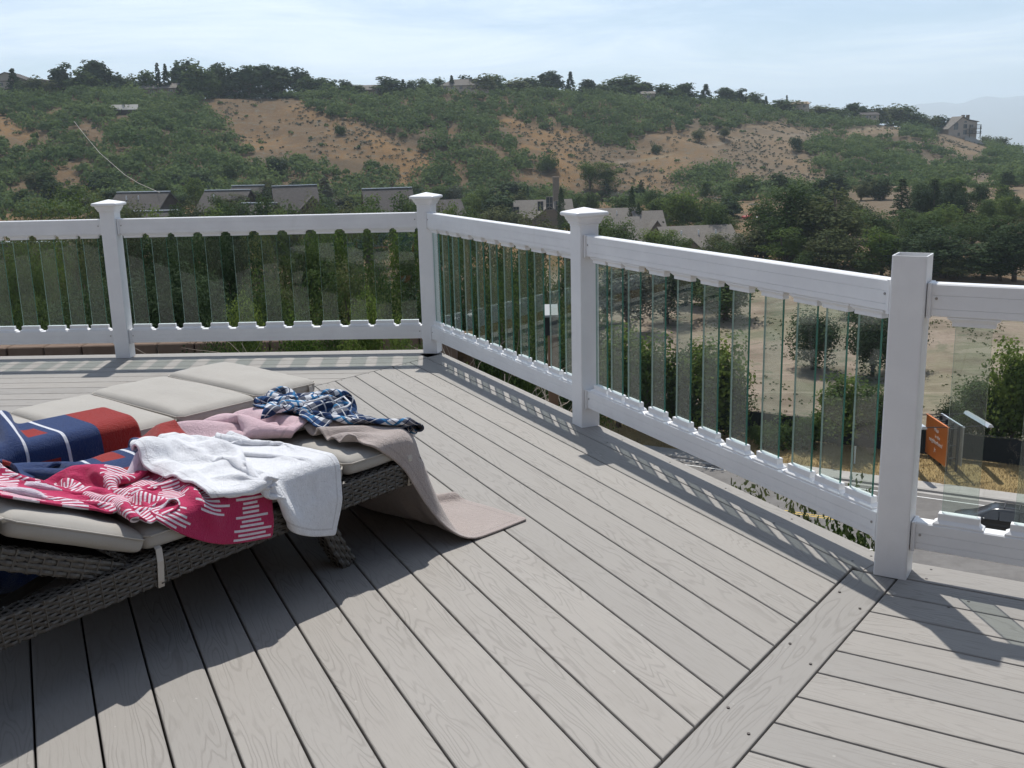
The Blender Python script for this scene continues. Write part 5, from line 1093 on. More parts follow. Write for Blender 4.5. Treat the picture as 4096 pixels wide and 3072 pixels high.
# the house the deck is built on: its stucco wall stands behind the viewer and shows in the glass
def house_wall():
    m = MB(); m.box((-2.5, -2.75, 0.6), (22, 0.3, 7.6)); o = m.build('house_wall', M['wall_brown']); tag(o, kind='structure')
    for x in (-5.5, -1.0, 2.6):
        f = MB().box((x, -2.58, 1.1), (1.9, 0.08, 2.1)).build('window_frame', M['white_frame'], o); MB().box((x, -2.53, 1.1), (1.7, 0.06, 1.9)).build('pane', M['window'], f)
house_wall()
# ------------------------------------------------------------------ wicker sun loungers
def _wicker(t, b, q):
    n = q.noise(q.coord('Object'), 60, 4); n2 = q.noise(q.coord('Object'), 4, 3); q.l(q.mix(q.math('ADD', q.math('MULTIPLY', n, 0.6), q.math('MULTIPLY', n2, 0.4)), (0.050, 0.044, 0.037), (0.105, 0.093, 0.078)), b.inputs['Base Color'])
M['wicker'] = mat('wicker', rough=0.42, spec=0.5, build=_wicker); M['wicker_core'] = mat('wicker_core', (0.022, 0.020, 0.018), 0.9)
def _canvas(t, b, q):
    g = q.coord('Object', (1, 1, 1), True); n = q.noise(g, 6, 5, 0.6); w1 = q.n('ShaderNodeTexWave'); q.l(g, w1.inputs[0]); w1.inputs['Scale'].default_value = 260; w1.inputs['Distortion'].default_value = 1.5
    c = q.mix(n, (0.32, 0.300, 0.270), (0.39, 0.368, 0.336)); q.l(c, b.inputs['Base Color']); b.inputs['Sheen Weight'].default_value = 0.15
    wr = q.noise(q.coord('Object', (9, 2.5, 3), True), 3.0, 4, 0.6); q.bump(b, q.math('ADD', q.math('MULTIPLY', w1.outputs[1], 0.05), wr), 0.35, 0.010)
M['canvas'] = mat('canvas', rough=0.9, spec=0.2, build=_canvas); M['piping'] = mat('piping', (0.40, 0.37, 0.33), 0.9); M['strap'] = mat('strap', (0.46, 0.42, 0.37), 0.85)
LG_W = 0.70; HINGE = 1.05; BACK_A = math.radians(25)
def woven_beam(path, wy, hz, nm, parent, rows=(8, 5), core=True):
    """a beam with a rectangular section wrapped in woven strands; path: (x,y,z) centres"""
    P = [Vector(p) for p in path]; L = [0]
    for a, b_ in zip(P[:-1], P[1:]): L.append(L[-1]+(b_-a).length)
    tot = L[-1]
    def at(s):
        for i in range(len(P)-1):
            if s <= L[i+1]+1e-9: f = (s-L[i])/(L[i+1]-L[i]); return P[i].lerp(P[i+1], f), (P[i+1]-P[i]).normalized()
        return P[-1], (P[-1]-P[-2]).normalized()
    def frame(t):
        side = t.cross(Vector((0, 0, 1)))
        if side.length < 0.1: side = Vector((0, 1, 0))
        side.normalize(); return side, side.cross(t).normalized()
    rings = []; N = max(2, int(tot/0.06))
    for i in range(N+1):
        p, t = at(tot*i/N); s, u = frame(t); rings.append([p+s*(a*wy*0.46)+u*(b_*hz*0.46) for a, b_ in ((-1, -1), (1, -1), (1, 1), (-1, 1))])
    o = MB().loft(rings).build(nm, M['wicker_core'], parent)
    m = MB(); step = 0.0095; n = int(tot/step); ca = []
    for k in range(rows[0]): f = -1+2*(k+0.5)/rows[0]; ca += [(1, f, 's'), (-1, f, 's')]
    for k in range(rows[1]): f = -1+2*(k+0.5)/rows[1]; ca += [(f, 1, 'u'), (f, -1, 'u')]
    rs, ru = hz/rows[0]*0.46, wy/rows[1]*0.46
    for ci, (fs, fu, face) in enumerate(ca):
        r4 = []; ph = ci//2 % 2
        for i in range(n+1):
            p, t = at(min(tot, i*step)); s, u = frame(t); bul = 0.0028*math.sin(i*math.pi/2.2+ph*math.pi)+0.0008*math.sin(i*1.3+ci)
            if face == 's': c = p+s*(fs*(wy/2+bul))+u*(fu*hz/2); a, b_ = u*rs, s*0.0022
            else: c = p+u*(fu*(hz/2+bul))+s*(fs*wy/2); a, b_ = s*ru, u*0.0022
            r4.append([c-a, c-b_, c+a, c+b_])
        m.loft(r4, cap=False)
    # upright stakes showing between the strands
    for i in range(int(tot/0.038)):
        p, t = at(i*0.038+0.01); s, u = frame(t); pts = [p+s*(a*(wy/2+0.0006))+u*(b_*(hz/2+0.0006)) for a, b_ in ((-1, -1), (1, -1), (1, 1), (-1, 1), (-1, -1))]; m.tube(pts, 0.0032, 4, cap=False)
    w2 = m.build('weave', M['wicker'], o); tag(w2, kind='stuff'); return o
def rbox(x0, x1, y0, y1, z0, z1, r, nx, ny, nz, bulge, crease=0.0, seed=0):
    """a stuffed cushion: rounded box, crown on top, slightly slack sides"""
    rr = random.Random(seed); m = MB(); cx, cy_, cz = (x0+x1)/2, (y0+y1)/2, (z0+z1)/2; H = ((x1-x0)/2, (y1-y0)/2, (z1-z0)/2); idx = {}
    def pt(i, j, k):
        key = (i, j, k)
        if key in idx: return idx[key]
        p = [(-1+2*i/nx)*H[0], (-1+2*j/ny)*H[1], (-1+2*k/nz)*H[2]]; inn = [max(-(h-r), min(h-r, a)) for a, h in zip(p, H)]; d = Vector([a-b_ for a, b_ in zip(p, inn)])
        q = Vector(inn)+(d.normalized()*r if d.length > 1e-9 else Vector((0, 0, 0)))
        if d.length <= 1e-9: q = Vector(p)
        fx, fy = 1-(p[0]/H[0])**2, 1-(p[1]/H[1])**2
        if p[2] > 0: q.z += bulge*(fx**0.55)*(fy**0.55)*(1 if p[2] > H[2]*0.9 else 0.4)
        fz_ = 1-(p[2]/H[2])**2; q.y += math.copysign(0.006*fx*fz_, p[1]) if abs(p[1]) > H[1]*0.98 else 0
        q.z += 0.0022*math.sin(q.x*38+seed)*math.sin(q.y*9+seed*2)
        idx[key] = len(m.v); m.v.append((q.x+cx, q.y+cy_, q.z+cz)); return idx[key]
    def face(a, b_, c, d): m.f.append((a, b_, c, d)); m.m.append(0)
    for i in range(nx):
        for j in range(ny): face(pt(i, j, nz), pt(i+1, j, nz), pt(i+1, j+1, nz), pt(i, j+1, nz)); face(pt(i, j+1, 0), pt(i+1, j+1, 0), pt(i+1, j, 0), pt(i, j, 0))
    for i in range(nx):
        for k in range(nz): face(pt(i, 0, k), pt(i+1, 0, k), pt(i+1, 0, k+1), pt(i, 0, k+1)); face(pt(i, ny, k+1), pt(i+1, ny, k+1), pt(i+1, ny, k), pt(i, ny, k))
    for j in range(ny):
        for k in range(nz): face(pt(0, j+1, k), pt(0, j, k), pt(0, j, k+1), pt(0, j+1, k+1)); face(pt(nx, j, k), pt(nx, j+1, k), pt(nx, j+1, k+1), pt(nx, j, k+1))
    return m
def cushion(root, x0, x1, seed, rot=0.0, piv=(0, 0), zb=0.300, zt=0.362, bulge=0.013):
    o = rbox(x0, x1, -LG_W, 0.0, zb, zt, 0.026, 20, 26, 6, bulge, seed=seed).build('cushion', M['canvas'], root, smooth_=True); o.modifiers.new('s', 'SUBSURF').render_levels = 1
    e = 0.006; zz = zt-0.016; c = [(x0+0.02, e-0.003), (x1-0.02, e-0.003), (x1+0.002, -0.02), (x1+0.002, -LG_W+0.02), (x1-0.02, -LG_W-e+0.003), (x0+0.02, -LG_W-e+0.003), (x0-0.002, -LG_W+0.02), (x0-0.002, -0.02), (x0+0.02, e-0.003)]
    MB().tube([(a, b_, zz) for a, b_ in c], 0.0028, 6).build('piping', M['piping'], o)
    if rot:
        o.matrix_local = Matrix.Translation((piv[0], 0, piv[1])) @ Matrix.Rotation(-rot, 4, 'Y') @ Matrix.Translation((-piv[0], 0, -piv[1]))
    return o
def lounger(loc, rz, label, BACK_A):
    root = empty('sun_lounger', loc, rz); tag(root, label, 'sun lounger', 'wicker sun loungers on the deck')
    near = [(0.0, -0.012, 0.286), (0.5, -0.012, 0.275), (0.9, -0.012, 0.259), (1.15, -0.012, 0.247), (1.45, -0.012, 0.235), (1.75, -0.012, 0.205), (1.95, -0.012, 0.150), (2.06, -0.012, 0.05)]
    far = [(x, -LG_W+0.012, z) for x, y, z in near]
    woven_beam(near, 0.056, 0.082, 'side_rail', root); woven_beam(far, 0.056, 0.082, 'side_rail', root)
    woven_beam([(0.028, -0.045, 0.287), (0.028, -LG_W+0.045, 0.287)], 0.056, 0.080, 'end_rail', root); woven_beam([(1.02, -0.045, 0.245), (1.02, -LG_W+0.045, 0.245)], 0.04, 0.05, 'cross_rail', root, (4, 3))
    MB().box((0.53, -LG_W/2, 0.297), (0.96, LG_W-0.07, 0.010)).build('deck_panel', M['wicker_core'], root)
    for y in (-0.075, -LG_W+0.075):
        woven_beam([(0.40, y, 0.225), (0.335, y, 0.09), (0.285, y-0.0, 0.003)], 0.052, 0.058, 'leg', root, (4, 4))
        woven_beam([(1.62, y, 0.200), (1.66, y, 0.09), (1.69, y, 0.003)], 0.05, 0.055, 'leg', root, (4, 4))
    ca, sa = math.cos(BACK_A), math.sin(BACK_A); hx, hz = HINGE+0.02, 0.287
    for y in (-0.030, -LG_W+0.030): woven_beam([(hx, y, hz-0.035), (hx+0.35*ca, y, hz-0.035+0.35*sa), (hx+0.78*ca, y, hz-0.035+0.78*sa)], 0.045, 0.055, 'back_rail', root, (4, 3))
    m = MB(); a0 = Vector((hx+0.02, -LG_W/2, hz-0.008)); m.loft([[(hx+s*ca, y, hz-0.01+s*sa) for y in (-0.06, -LG_W+0.06)]+[(hx+s*ca, y, hz-0.02+s*sa) for y in (-LG_W+0.06, -0.06)] for s in (0.02, 0.76)]); m.build('back_panel', M['wicker_core'], root)
    MB().tube([(1.62, -0.10, 0.20), (hx+0.42*ca, -0.10, hz+0.42*sa-0.06)], 0.012, 6).build('prop_bar', M['wicker_core'], root); MB().tube([(1.40, -0.14, 0.235), (1.22, -0.14, 0.285)], 0.016, 6).build('prop_bar', M['wicker_core'], root)
    cushion(root, 0.004, 0.318, 3, zb=0.327, zt=0.391); cushion(root, 0.322, 0.690, 5, zb=0.318, zt=0.382); cushion(root, 0.694, 1.046, 8, zb=0.306, zt=0.370); cushion(root, HINGE, HINGE+0.40, 11, BACK_A, (HINGE, 0.300), bulge=0.022); cushion(root, HINGE+0.404, HINGE+0.80, 12, BACK_A, (HINGE, 0.300), bulge=0.02)
    for x, z0, z1 in ((0.055, 0.240, 0.380), (1.015, 0.206, 0.326)):
        m = MB(); pts = [(x-0.012, -0.035, z1), (x-0.006, 0.010, z1-0.012), (x, 0.0235, z1-0.045), (x+0.004, 0.0235, z0+0.02), (x, 0.014, z0-0.004), (x-0.002, -0.045, z0-0.006)]
        m.loft([[(px-0.0095, py, pz), (px+0.0095, py, pz), (px+0.0095, py-0.002, pz-0.001), (px-0.0095, py-0.002, pz-0.001)] for px, py, pz in pts]); o = m.build('strap', M['strap'], root)
    return root
LO = np.array([-0.338, 3.46]); LD = np.array([-0.655, -0.757]); L_ANG = math.atan2(LD[1], LD[0])
l1 = lounger((LO[0], LO[1], 0), L_ANG, 'grey wicker sun lounger with taupe cushions heaped with beach towels', BACK_A)
l2 = lounger((-0.855, 4.44, 0), L_ANG, 'empty sun lounger with bare taupe cushions behind the one with towels', math.radians(3))

# ------------------------------------------------------------------ cloth: sheets dropped on the lounger and settled by relaxing their threads
def col_box(P, c, h, r, rot=None):
    """push points out of a rounded box; returns displacement"""
    Q = P-c
    if rot is not None: Q = Q@rot
    d = Q-np.clip(Q, -(h-r), h-r); out_ = np.zeros_like(P); n = np.linalg.norm(d, axis=-1)
    near = (n > 1e-9) & (n < r); out_[near] = d[near]/n[near][:, None]*(r-n[near])[:, None]
    ins = n <= 1e-9
    if ins.any():
        q = Q[ins]; gap = h-np.abs(q); k = np.argmin(gap*np.array([1, 1, 0.8]), axis=1); v = np.zeros_like(q); v[np.arange(len(q)), k] = np.sign(q[np.arange(len(q)), k])*gap[np.arange(len(q)), k]; out_[ins] = v
    if rot is not None: out_ = out_@rot.T
    return out_
RB_ = np.array([[math.cos(BACK_A), 0, -math.sin(BACK_A)], [0, 1, 0], [math.sin(BACK_A), 0, math.cos(BACK_A)]])   # columns: box axes in lounger space
_bc = np.array([HINGE, 0, 0.300])+RB_@np.array([0.40, -LG_W/2, 0.008])
_st = math.radians(1.3); RS_ = np.array([[math.cos(_st), 0, math.sin(_st)], [0, 1, 0], [-math.sin(_st), 0, math.cos(_st)]])
BOXES = [(np.array([0.525, -LG_W/2, 0.303]), np.array([0.535, LG_W/2+0.006, 0.104]), 0.026, RS_), (_bc, np.array([0.41, LG_W/2+0.006, 0.082]), 0.03, RB_),
         (np.array([0.45, -1.033-LG_W/2, 0.298]), np.array([0.86, LG_W/2+0.006, 0.100]), 0.026, None), (np.array([0.9, -0.012, 0.248]), np.array([0.92, 0.036, 0.05]), 0.012, None)]
CELL = 0.011; GX, GY = 200, 150; G0 = np.array([-0.65, -1.15]); LAYER = np.full((GX, GY), -1.0)
def stamp(P, extra):
    V = P.reshape(-1, 3); ix = ((V[:, :2]-G0)/CELL).astype(int); ok = (ix[:, 0] >= 1) & (ix[:, 0] < GX-1) & (ix[:, 1] >= 1) & (ix[:, 1] < GY-1)
    for dx in (-1, 0, 1):
        for dy in (-1, 0, 1): np.maximum.at(LAYER, (ix[ok, 0]+dx, ix[ok, 1]+dy), V[ok, 2]+extra)
def drape(nu, nv, corners, lu, lv, seed, z0=0.43, amp=0.03, freq=3.0, steps=150, iters=9, bend=0.25, pins=None, mask=None, self_r=0.75, th=0.006, warp=0.0, folds=None):
    """corners: xy (lounger space) of the sheet as it is let go; lu, lv: true size of the cloth"""
    rng = np.random.default_rng(seed); u = np.linspace(0, 1, nu)[:, None, None]; v = np.linspace(0, 1, nv)[None, :, None]; c = [np.array(p, float) for p in corners]
    XY = (1-u)*(1-v)*c[0]+u*(1-v)*c[1]+u*v*c[2]+(1-u)*v*c[3]
    nz = np.zeros((nu, nv))
    for k in range(7):
        a, b_, p1 = rng.normal(0, freq, 2).tolist()+[rng.uniform(0, 6.28)]; nz += np.sin(a*u[..., 0]*6.28+b_*v[..., 0]*6.28+p1)
    if folds: nz = nz*0.5+folds[0]*np.sin(u[..., 0]*folds[1]*6.28+v[..., 0]*folds[2]*6.28+folds[3])
    Z = z0 if np.isscalar(z0) else ((1-u)*(1-v)*z0[0]+u*(1-v)*z0[1]+u*v*z0[2]+(1-u)*v*z0[3])[..., 0]
    P = np.concatenate([XY, (Z+amp*nz*0.4+amp)[..., None]], -1); P[..., :2] += rng.normal(0, 0.004, (nu, nv, 2))
    if warp: P[..., 0] += warp*np.sin(v[..., 0]*7+seed); P[..., 1] += warp*np.sin(u[..., 0]*6+seed*2)
    V = np.zeros_like(P); du, dv = lu/(nu-1), lv/(nv-1); dd = math.hypot(du, dv)
    G_ = []
    S = slice
    for o_ in (0, 1): G_ += [((S(o_, nu-1, 2), S(None)), (S(o_+1, nu, 2), S(None)), du, 1.0), ((S(None), S(o_, nv-1, 2)), (S(None), S(o_+1, nv, 2)), dv, 1.0)]
    for o_ in (0, 1): G_ += [((S(o_, nu-1, 2), S(0, nv-1)), (S(o_+1, nu, 2), S(1, nv)), dd, 0.35), ((S(o_, nu-1, 2), S(1, nv)), (S(o_+1, nu, 2), S(0, nv-1)), dd, 0.35)]
    for o_ in range(4): G_ += [((S(o_, nu-2, 4), S(None)), (S(o_+2, nu, 4), S(None)), 2*du, bend), ((S(None), S(o_, nv-2, 4)), (S(None), S(o_+2, nv, 4)), 2*dv, bend)]
    dt = 0.018; N = nu*nv; iu, iv = np.divmod(np.arange(N), nv); rad = self_r*min(du, dv)
    lay = LAYER.copy()
    for st in range(steps):
        V *= 0.965; V[..., 2] -= 9.8*dt; prev = P.copy(); P = P+V*dt; contact = np.zeros((nu, nv), bool)
        for it in range(iters):
            for a, b_, L, k in G_:
                A, B = P[a], P[b_]; n0 = min(A.shape[0], B.shape[0]); n1 = min(A.shape[1], B.shape[1]); A, B = A[:n0, :n1], B[:n0, :n1]
                d = B-A; l = np.sqrt((d*d).sum(-1))+1e-9; cor = (l-L)/l*0.5*k
                if k < 0.99 and k == bend: cor = np.where(l < L, cor, cor)
                d = d*cor[..., None]; A += d; B -= d
            if it % 3 == 2 or it == iters-1:
                F = P.reshape(-1, 3)
                for (cc, hh, r, rot) in BOXES:
                    pu = col_box(F, cc, hh+th, r, rot); F += pu; contact |= (np.abs(pu).sum(1) > 0).reshape(nu, nv)
                lo_ = F[:, 2] < th; F[lo_, 2] = th; contact |= lo_.reshape(nu, nv)
                ix = ((F[:, :2]-G0)/CELL).astype(int); ix[:, 0] = np.clip(ix[:, 0], 0, GX-1); ix[:, 1] = np.clip(ix[:, 1], 0, GY-1); hl = lay[ix[:, 0], ix[:, 1]]+th
                up = (F[:, 2] < hl) & (F[:, 2] > hl-0.09); F[up, 2] = hl[up]; contact |= up.reshape(nu, nv)
        if self_r > 0 and st % 2 == 0:
            F = P.reshape(-1, 3).astype(np.float32); 
            F = F-F.mean(0); s2 = (F*F).sum(1); D2 = s2[:, None]+s2[None]-2*(F@F.T)
            ii, jj = np.nonzero(D2 < rad*rad); k = (np.abs(iu[ii]-iu[jj])+np.abs(iv[ii]-iv[jj]) > 2) & (ii < jj); ii, jj = ii[k], jj[k]
            if len(ii):
                Q = P.reshape(-1, 3); d = Q[jj]-Q[ii]; l = np.linalg.norm(d, axis=1)+1e-6; mv = d/l[:, None]*((rad-l)*0.4)[:, None]; np.add.at(Q, ii, -mv); np.add.at(Q, jj, mv)
        if pins: P[:pins, :, :2] = prev[:pins, :, :2]
        if st > 12: P[contact, :2] = prev[contact, :2]+(P[contact, :2]-prev[contact, :2])*0.10
        V = (P-prev)/dt; sp = np.linalg.norm(V, axis=-1, keepdims=True); V *= np.minimum(1, 2.5/(sp+1e-9)); V[contact] *= np.array([0.35, 0.35, 0.5])
    return P
def cloth_obj(name, P, mats, thick, label, cat, mask=None, parent=None, hem=None):
    nu, nv = P.shape[:2]; idx = np.arange(nu*nv).reshape(nu, nv); F = []; UV = []
    for i in range(nu-1):
        for j in range(nv-1):
            if mask is not None and not mask(( i+0.5)/(nu-1), (j+0.5)/(nv-1)): continue
            F.append((int(idx[i, j]), int(idx[i+1, j]), int(idx[i+1, j+1]), int(idx[i, j+1]))); UV += [(i/(nu-1), j/(nv-1)), ((i+1)/(nu-1), j/(nv-1)), ((i+1)/(nu-1), (j+1)/(nv-1)), (i/(nu-1), (j+1)/(nv-1))]
    V = P.reshape(-1, 3); used = sorted({k for f in F for k in f}); mp = {k: i for i, k in enumerate(used)}; F = [tuple(mp[k] for k in f) for f in F]; V = V[used]
    c = np.array([V[:, 0].mean(), V[:, 1].mean(), V[:, 2].min()]); me = bpy.data.meshes.new(name); me.from_pydata((V-c).tolist(), [], F); uvl = me.uv_layers.new(name='UVMap'); uvl.data.foreach_set('uv', np.array(UV, np.float32).ravel())
    for m in mats: me.materials.append(m)
    me.polygons.foreach_set('use_smooth', [True]*len(F)); o = bpy.data.objects.new(name, me)
    w_ = LO+LD*c[0]+np.array([-LD[1], LD[0]])*c[1]; o.location = (w_[0], w_[1], c[2]); o.rotation_euler = (0, 0, L_ANG)
    s1 = o.modifiers.new('s', 'SUBSURF'); s1.levels = 1; s1.render_levels = 2
    so_ = o.modifiers.new('t', 'SOLIDIFY'); so_.thickness = thick; so_.offset = 0.0
    if len(mats) > 1: so_.material_offset = 1; so_.material_offset_rim = 0
    link(o); tag(o, label, cat, 'towels and clothes thrown on the lounger'); return o
def terry(name, a, b2, pattern=None, sheen=0.4):
    def f(t, b, q):
        g = q.coord('Object'); n = q.noise(g, 190, 3, 0.7); n2 = q.noise(g, 9, 4); v = q.n('ShaderNodeTexVoronoi'); q.l(g, v.inputs['Vector']); v.inputs['Scale'].default_value = 330
        c = q.mix(n2, a, b2)
        if pattern: c = pattern(t, q, c)
        uu, vv = uvs(q); ed = q.math('MINIMUM', q.math('MINIMUM', uu, q.math('SUBTRACT', 1.0, uu)), q.math('MINIMUM', vv, q.math('SUBTRACT', 1.0, vv))); hemb = step_(q, ed, 0.028, 0.036)
        if not pattern: c = q.mix(q.math('MULTIPLY', hemb, 0.22), c, (0.15, 0.12, 0.12))
        pile = q.noise(g, 70, 3, 0.6); c = q.mix(q.rng(pile, 0.35, 0.75, 0.09, 0.0), c, (0.1, 0.09, 0.1))
        q.l(c, b.inputs['Base Color']); b.inputs['Roughness'].default_value = 1.0; b.inputs['Specular IOR Level'].default_value = 0.05; b.inputs['Sheen Weight'].default_value = sheen; b.inputs['Sheen Roughness'].default_value = 0.5
        q.bump(b, q.math('ADD', q.math('ADD', n, q.math('MULTIPLY', pile, 1.2)), q.math('MULTIPLY', v.outputs[0], 0.8)), 0.7, 0.006)
    return mat(name, build=f)
def uvs(q): c = q.n('ShaderNodeTexCoord'); s = q.sep(c.outputs['UV']); return s[0], s[1]
def step_(q, v, a, b_): return q.math('MULTIPLY', q.math('GREATER_THAN', v, a), q.math('LESS_THAN', v, b_))
def pat_red(t, q, c):
    u, v = uvs(q); cell = q.math('FLOOR', q.math('MULTIPLY', u, 9.0)); fu = q.math('FRACT', q.math('MULTIPLY', u, 9.0))
    row = q.math('FLOOR', q.math('MULTIPLY', v, 46.0)); st = q.math('LESS_THAN', q.math('FRACT', q.math('MULTIPLY', v, 46.0)), 0.52)
    def wn(x, y, sc):
        cb = q.n('ShaderNodeCombineXYZ'); q.l(x, cb.inputs[0]); q.l(y, cb.inputs[1]); n = q.n('ShaderNodeTexWhiteNoise'); q.l(cb.outputs[0], n.inputs['Vector']); return n.outputs[0]
    blk = q.math('GREATER_THAN', wn(cell, q.math('FLOOR', q.math('MULTIPLY', v, 4.6)), 1), 0.20)        # some blocks carry stripes, some are plain
    ends = q.math('ADD', 0.05, q.math('MULTIPLY', wn(cell, row, 1), 0.45)); dash = q.math('MULTIPLY', q.math('GREATER_THAN', fu, q.math('MULTIPLY', ends, 0.8)), q.math('LESS_THAN', fu, q.math('SUBTRACT', 1.05, q.math('MULTIPLY', ends, 0.6))))
    return q.mix(q.math('MULTIPLY', q.math('MULTIPLY', st, blk), dash), c, (0.80, 0.74, 0.80))
def pat_blue(t, q, c):
    u, v = uvs(q); red = q.math('MAXIMUM', step_(q, u, 0.0, 0.11), q.math('MAXIMUM', q.math('MULTIPLY', step_(q, u, 0.23, 0.285), q.math('LESS_THAN', q.math('FRACT', q.math('MULTIPLY', v, 7.0)), 0.5)), step_(q, u, 0.72, 0.74)))
    wh = q.math('MAXIMUM', step_(q, u, 0.20, 0.209), q.math('MAXIMUM', step_(q, u, 0.31, 0.318), step_(q, u, 0.77, 0.782)))
    return q.mix(wh, q.mix(red, c, (0.30, 0.018, 0.012)), (0.72, 0.74, 0.8))
def pat_plaid(t, q, c):
    u, v = uvs(q)
    def bands(x, f, o): return q.math('FRACT', q.math('ADD', q.math('MULTIPLY', x, f), o))
    a, b_ = bands(u, 6.0, 0.1), bands(v, 8.0, 0.3); A = q.math('LESS_THAN', a, 0.42); B = q.math('LESS_THAN', b_, 0.42)
    c1 = q.mix(A, (0.74, 0.76, 0.80), (0.045, 0.10, 0.23)); c1 = q.mix(q.math('MULTIPLY', B, 0.80), c1, (0.010, 0.018, 0.055)); 
    li = q.math('MAXIMUM', step_(q, a, 0.62, 0.70), step_(q, b_, 0.62, 0.70)); c1 = q.mix(li, c1, (0.05, 0.21, 0.42)); li2 = q.math('MAXIMUM', step_(q, a, 0.18, 0.215), step_(q, b_, 0.18, 0.215)); c1 = q.mix(q.math('MULTIPLY', li2, 0.8), c1, (0.75, 0.77, 0.80))
    li3 = q.math('MAXIMUM', step_(q, a, 0.80, 0.83), step_(q, b_, 0.82, 0.85)); return q.mix(li3, c1, (0.02, 0.03, 0.08))
M['t_white'] = terry('t_white', (0.80, 0.81, 0.85), (0.86, 0.87, 0.90)); M['t_pink'] = terry('t_pink', (0.66, 0.45, 0.50), (0.74, 0.54, 0.58)); M['t_tan'] = terry('t_tan', (0.40, 0.338, 0.310), (0.50, 0.425, 0.392))
M['t_red'] = terry('t_red', (0.45, 0.025, 0.095), (0.55, 0.04, 0.13), pat_red, 0.15); M['t_redback'] = terry('t_redback', (0.66, 0.56, 0.66), (0.76, 0.68, 0.76)); M['t_blue'] = terry('t_blue', (0.010, 0.028, 0.105), (0.018, 0.052, 0.17), pat_blue, 0.25)
M['plaid'] = terry('plaid', (0.5, 0.5, 0.5), (0.5, 0.5, 0.5), pat_plaid, 0.0)
# the tan towel over the foot end, trailing on the boards
Pt = drape(48, 34, [(0.26, -0.66), (-0.36, -0.56), (-0.42, 0.14), (0.26, -0.06)], 0.90, 0.84, 2, z0=(0.43, 0.10, 0.06, 0.43), amp=0.03, freq=2.0, steps=170, iters=12, bend=0.22, self_r=0.7, pins=4, folds=(1.5, 0.4, 3.2, 0.3))
cloth_obj('tan_towel', Pt, [M['t_tan']], 0.006, 'pale pink beige towel hanging over the lounger foot and trailing on the deck', 'towel'); stamp(Pt, 0.004)
Pp = drape(40, 36, [(0.52, -0.74), (0.18, -0.72), (0.20, -0.48), (0.46, -0.42)], 1.10, 0.98, 9, z0=0.53, amp=0.12, freq=1.9, steps=150, iters=9, bend=0.45, self_r=1.25, warp=0.02)
cloth_obj('pink_towel', Pp, [M['t_pink']], 0.010, 'crumpled pale pink terry towel heaped between the shorts and the white towel', 'towel'); stamp(Pp, 0.005)
Ps = drape(42, 38, [(0.17, -0.60), (0.02, -0.56), (0.02, -0.22), (0.15, -0.24)], 0.80, 0.84, 33, z0=0.52, amp=0.11, freq=1.8, steps=150, iters=9, bend=0.55, self_r=1.2, warp=0.02)
sh = cloth_obj('swim_shorts', Ps, [M['plaid']], 0.003, 'crumpled navy and white plaid swim shorts on the foot of the lounger', 'shorts', mask=lambda u, v: not (u > 0.5 and 0.42 < v < 0.58)); stamp(Ps, 0.003)
def cordz(pts, r=0.0035):
    c = np.array(Ps.reshape(-1, 3).mean(0)); o_ = sh.location
    out_ = []
    for (x, y, dz) in pts:
        ix = int((x-G0[0])/CELL); iy = int((y-G0[1])/CELL); z = max(0.372, LAYER[ix-1:ix+2, iy-1:iy+2].max())+dz; out_.append((x, y, z))
    return out_
V0 = Ps.reshape(-1, 3)
used_c = np.array([0, 0, 0])
me_c = sh.data; 
wl = LO; cloc = np.array([(np.array([sh.location.x, sh.location.y])-LO)@LD, (np.array([sh.location.x, sh.location.y])-LO)@np.array([-LD[1], LD[0]]), sh.location.z])
cd = [tuple(np.array(p)-cloc) for p in cordz([(0.20, -0.36, 0.006), (0.16, -0.33, 0.006), (0.11, -0.33, 0.007), (0.06, -0.36, 0.008), (0.03, -0.34, 0.007), (0.05, -0.28, 0.006), (0.10, -0.24, 0.006), (0.15, -0.25, 0.006)])]
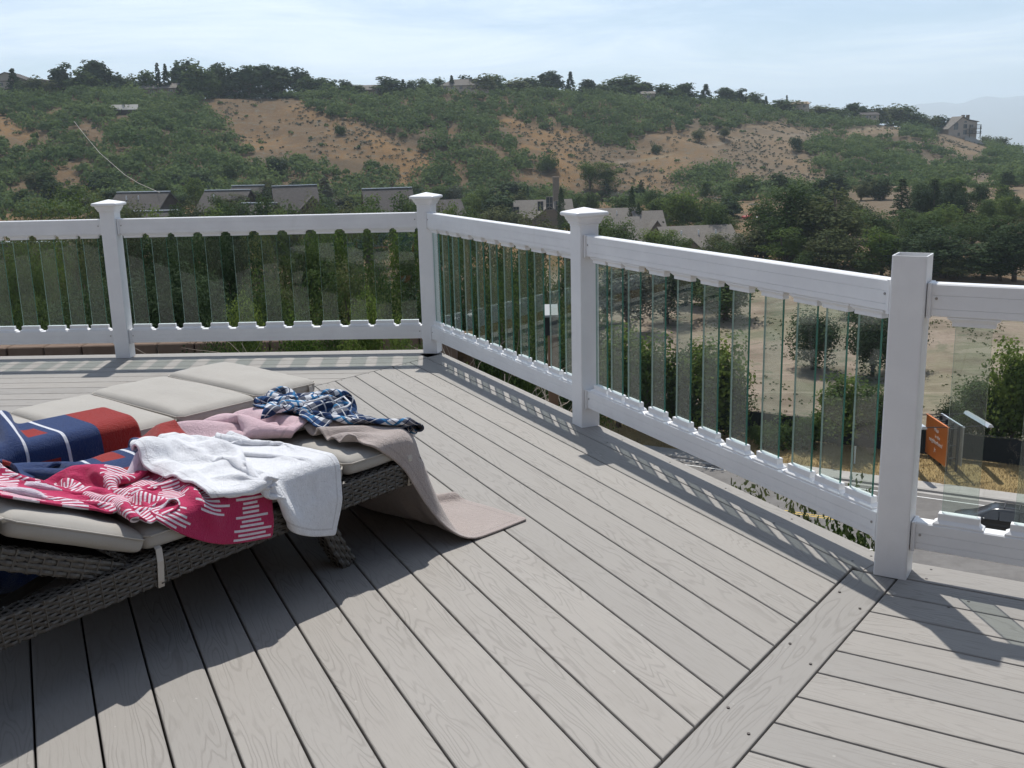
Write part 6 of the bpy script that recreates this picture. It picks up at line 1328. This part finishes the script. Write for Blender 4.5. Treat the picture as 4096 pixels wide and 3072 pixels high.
MB().tube(cd, 0.0036, 6).build('drawstring', M['t_white'], sh, smooth_=True)
Pb = drape(48, 42, [(0.68, -0.44), (1.50, -0.44), (1.46, -1.42), (0.60, -1.22)], 1.40, 1.48, 16, z0=(0.54, 0.82, 0.60, 0.58), amp=0.10, freq=2.0, steps=150, iters=10, bend=0.36, self_r=1.2, warp=0.025)
cloth_obj('blue_towel', Pb, [M['t_blue']], 0.012, 'thick navy towel with red bands and white lines across the backrest', 'towel'); stamp(Pb, 0.006)
Pr = drape(54, 36, [(0.60, -0.34), (1.48, -0.52), (1.32, -0.07), (0.74, 0.0)], 1.24, 0.58, 28, z0=(0.48, 0.74, 0.68, 0.46), amp=0.05, freq=2.3, steps=170, iters=9, bend=0.24, self_r=0.8, folds=(1.2, 2.8, 1.0, 0.2))
cloth_obj('striped_towel', Pr, [M['t_red'], M['t_redback']], 0.006, 'crimson towel with white stripes and a white terry back, rumpled over the seat', 'towel'); stamp(Pr, 0.004)
Pw = drape(46, 36, [(0.80, -0.50), (0.38, -0.38), (0.42, 0.05), (0.78, 0.02)], 0.66, 0.68, 44, z0=(0.52, 0.48, 0.46, 0.47), amp=0.05, freq=2.1, steps=170, iters=9, bend=0.28, self_r=0.8, folds=(2.0, 3.4, 0.6, 1.0))
cloth_obj('white_towel', Pw, [M['t_white']], 0.008, 'white terry towel spread across the lounger and hanging over its side', 'towel')
# ------------------------------------------------------------------ haze over the valley
def haze():
    m = bpy.data.materials.new('haze'); m.use_nodes = True; t = m.node_tree; t.nodes.remove(t.nodes['Principled BSDF'])
    v = t.nodes.new('ShaderNodeVolumePrincipled'); v.inputs['Color'].default_value = (0.76, 0.89, 1.0, 1); v.inputs['Density'].default_value = 1.5e-4; v.inputs['Anisotropy'].default_value = 0.4
    t.links.new(v.outputs[0], t.nodes['Material Output'].inputs['Volume'])
    b = MB(); b.box((0, 7000, 218), (44000, 24000, 836)); o = b.build('haze', m); tag(o, 'pale summer haze filling the valley air', 'haze', kind='stuff')
haze()
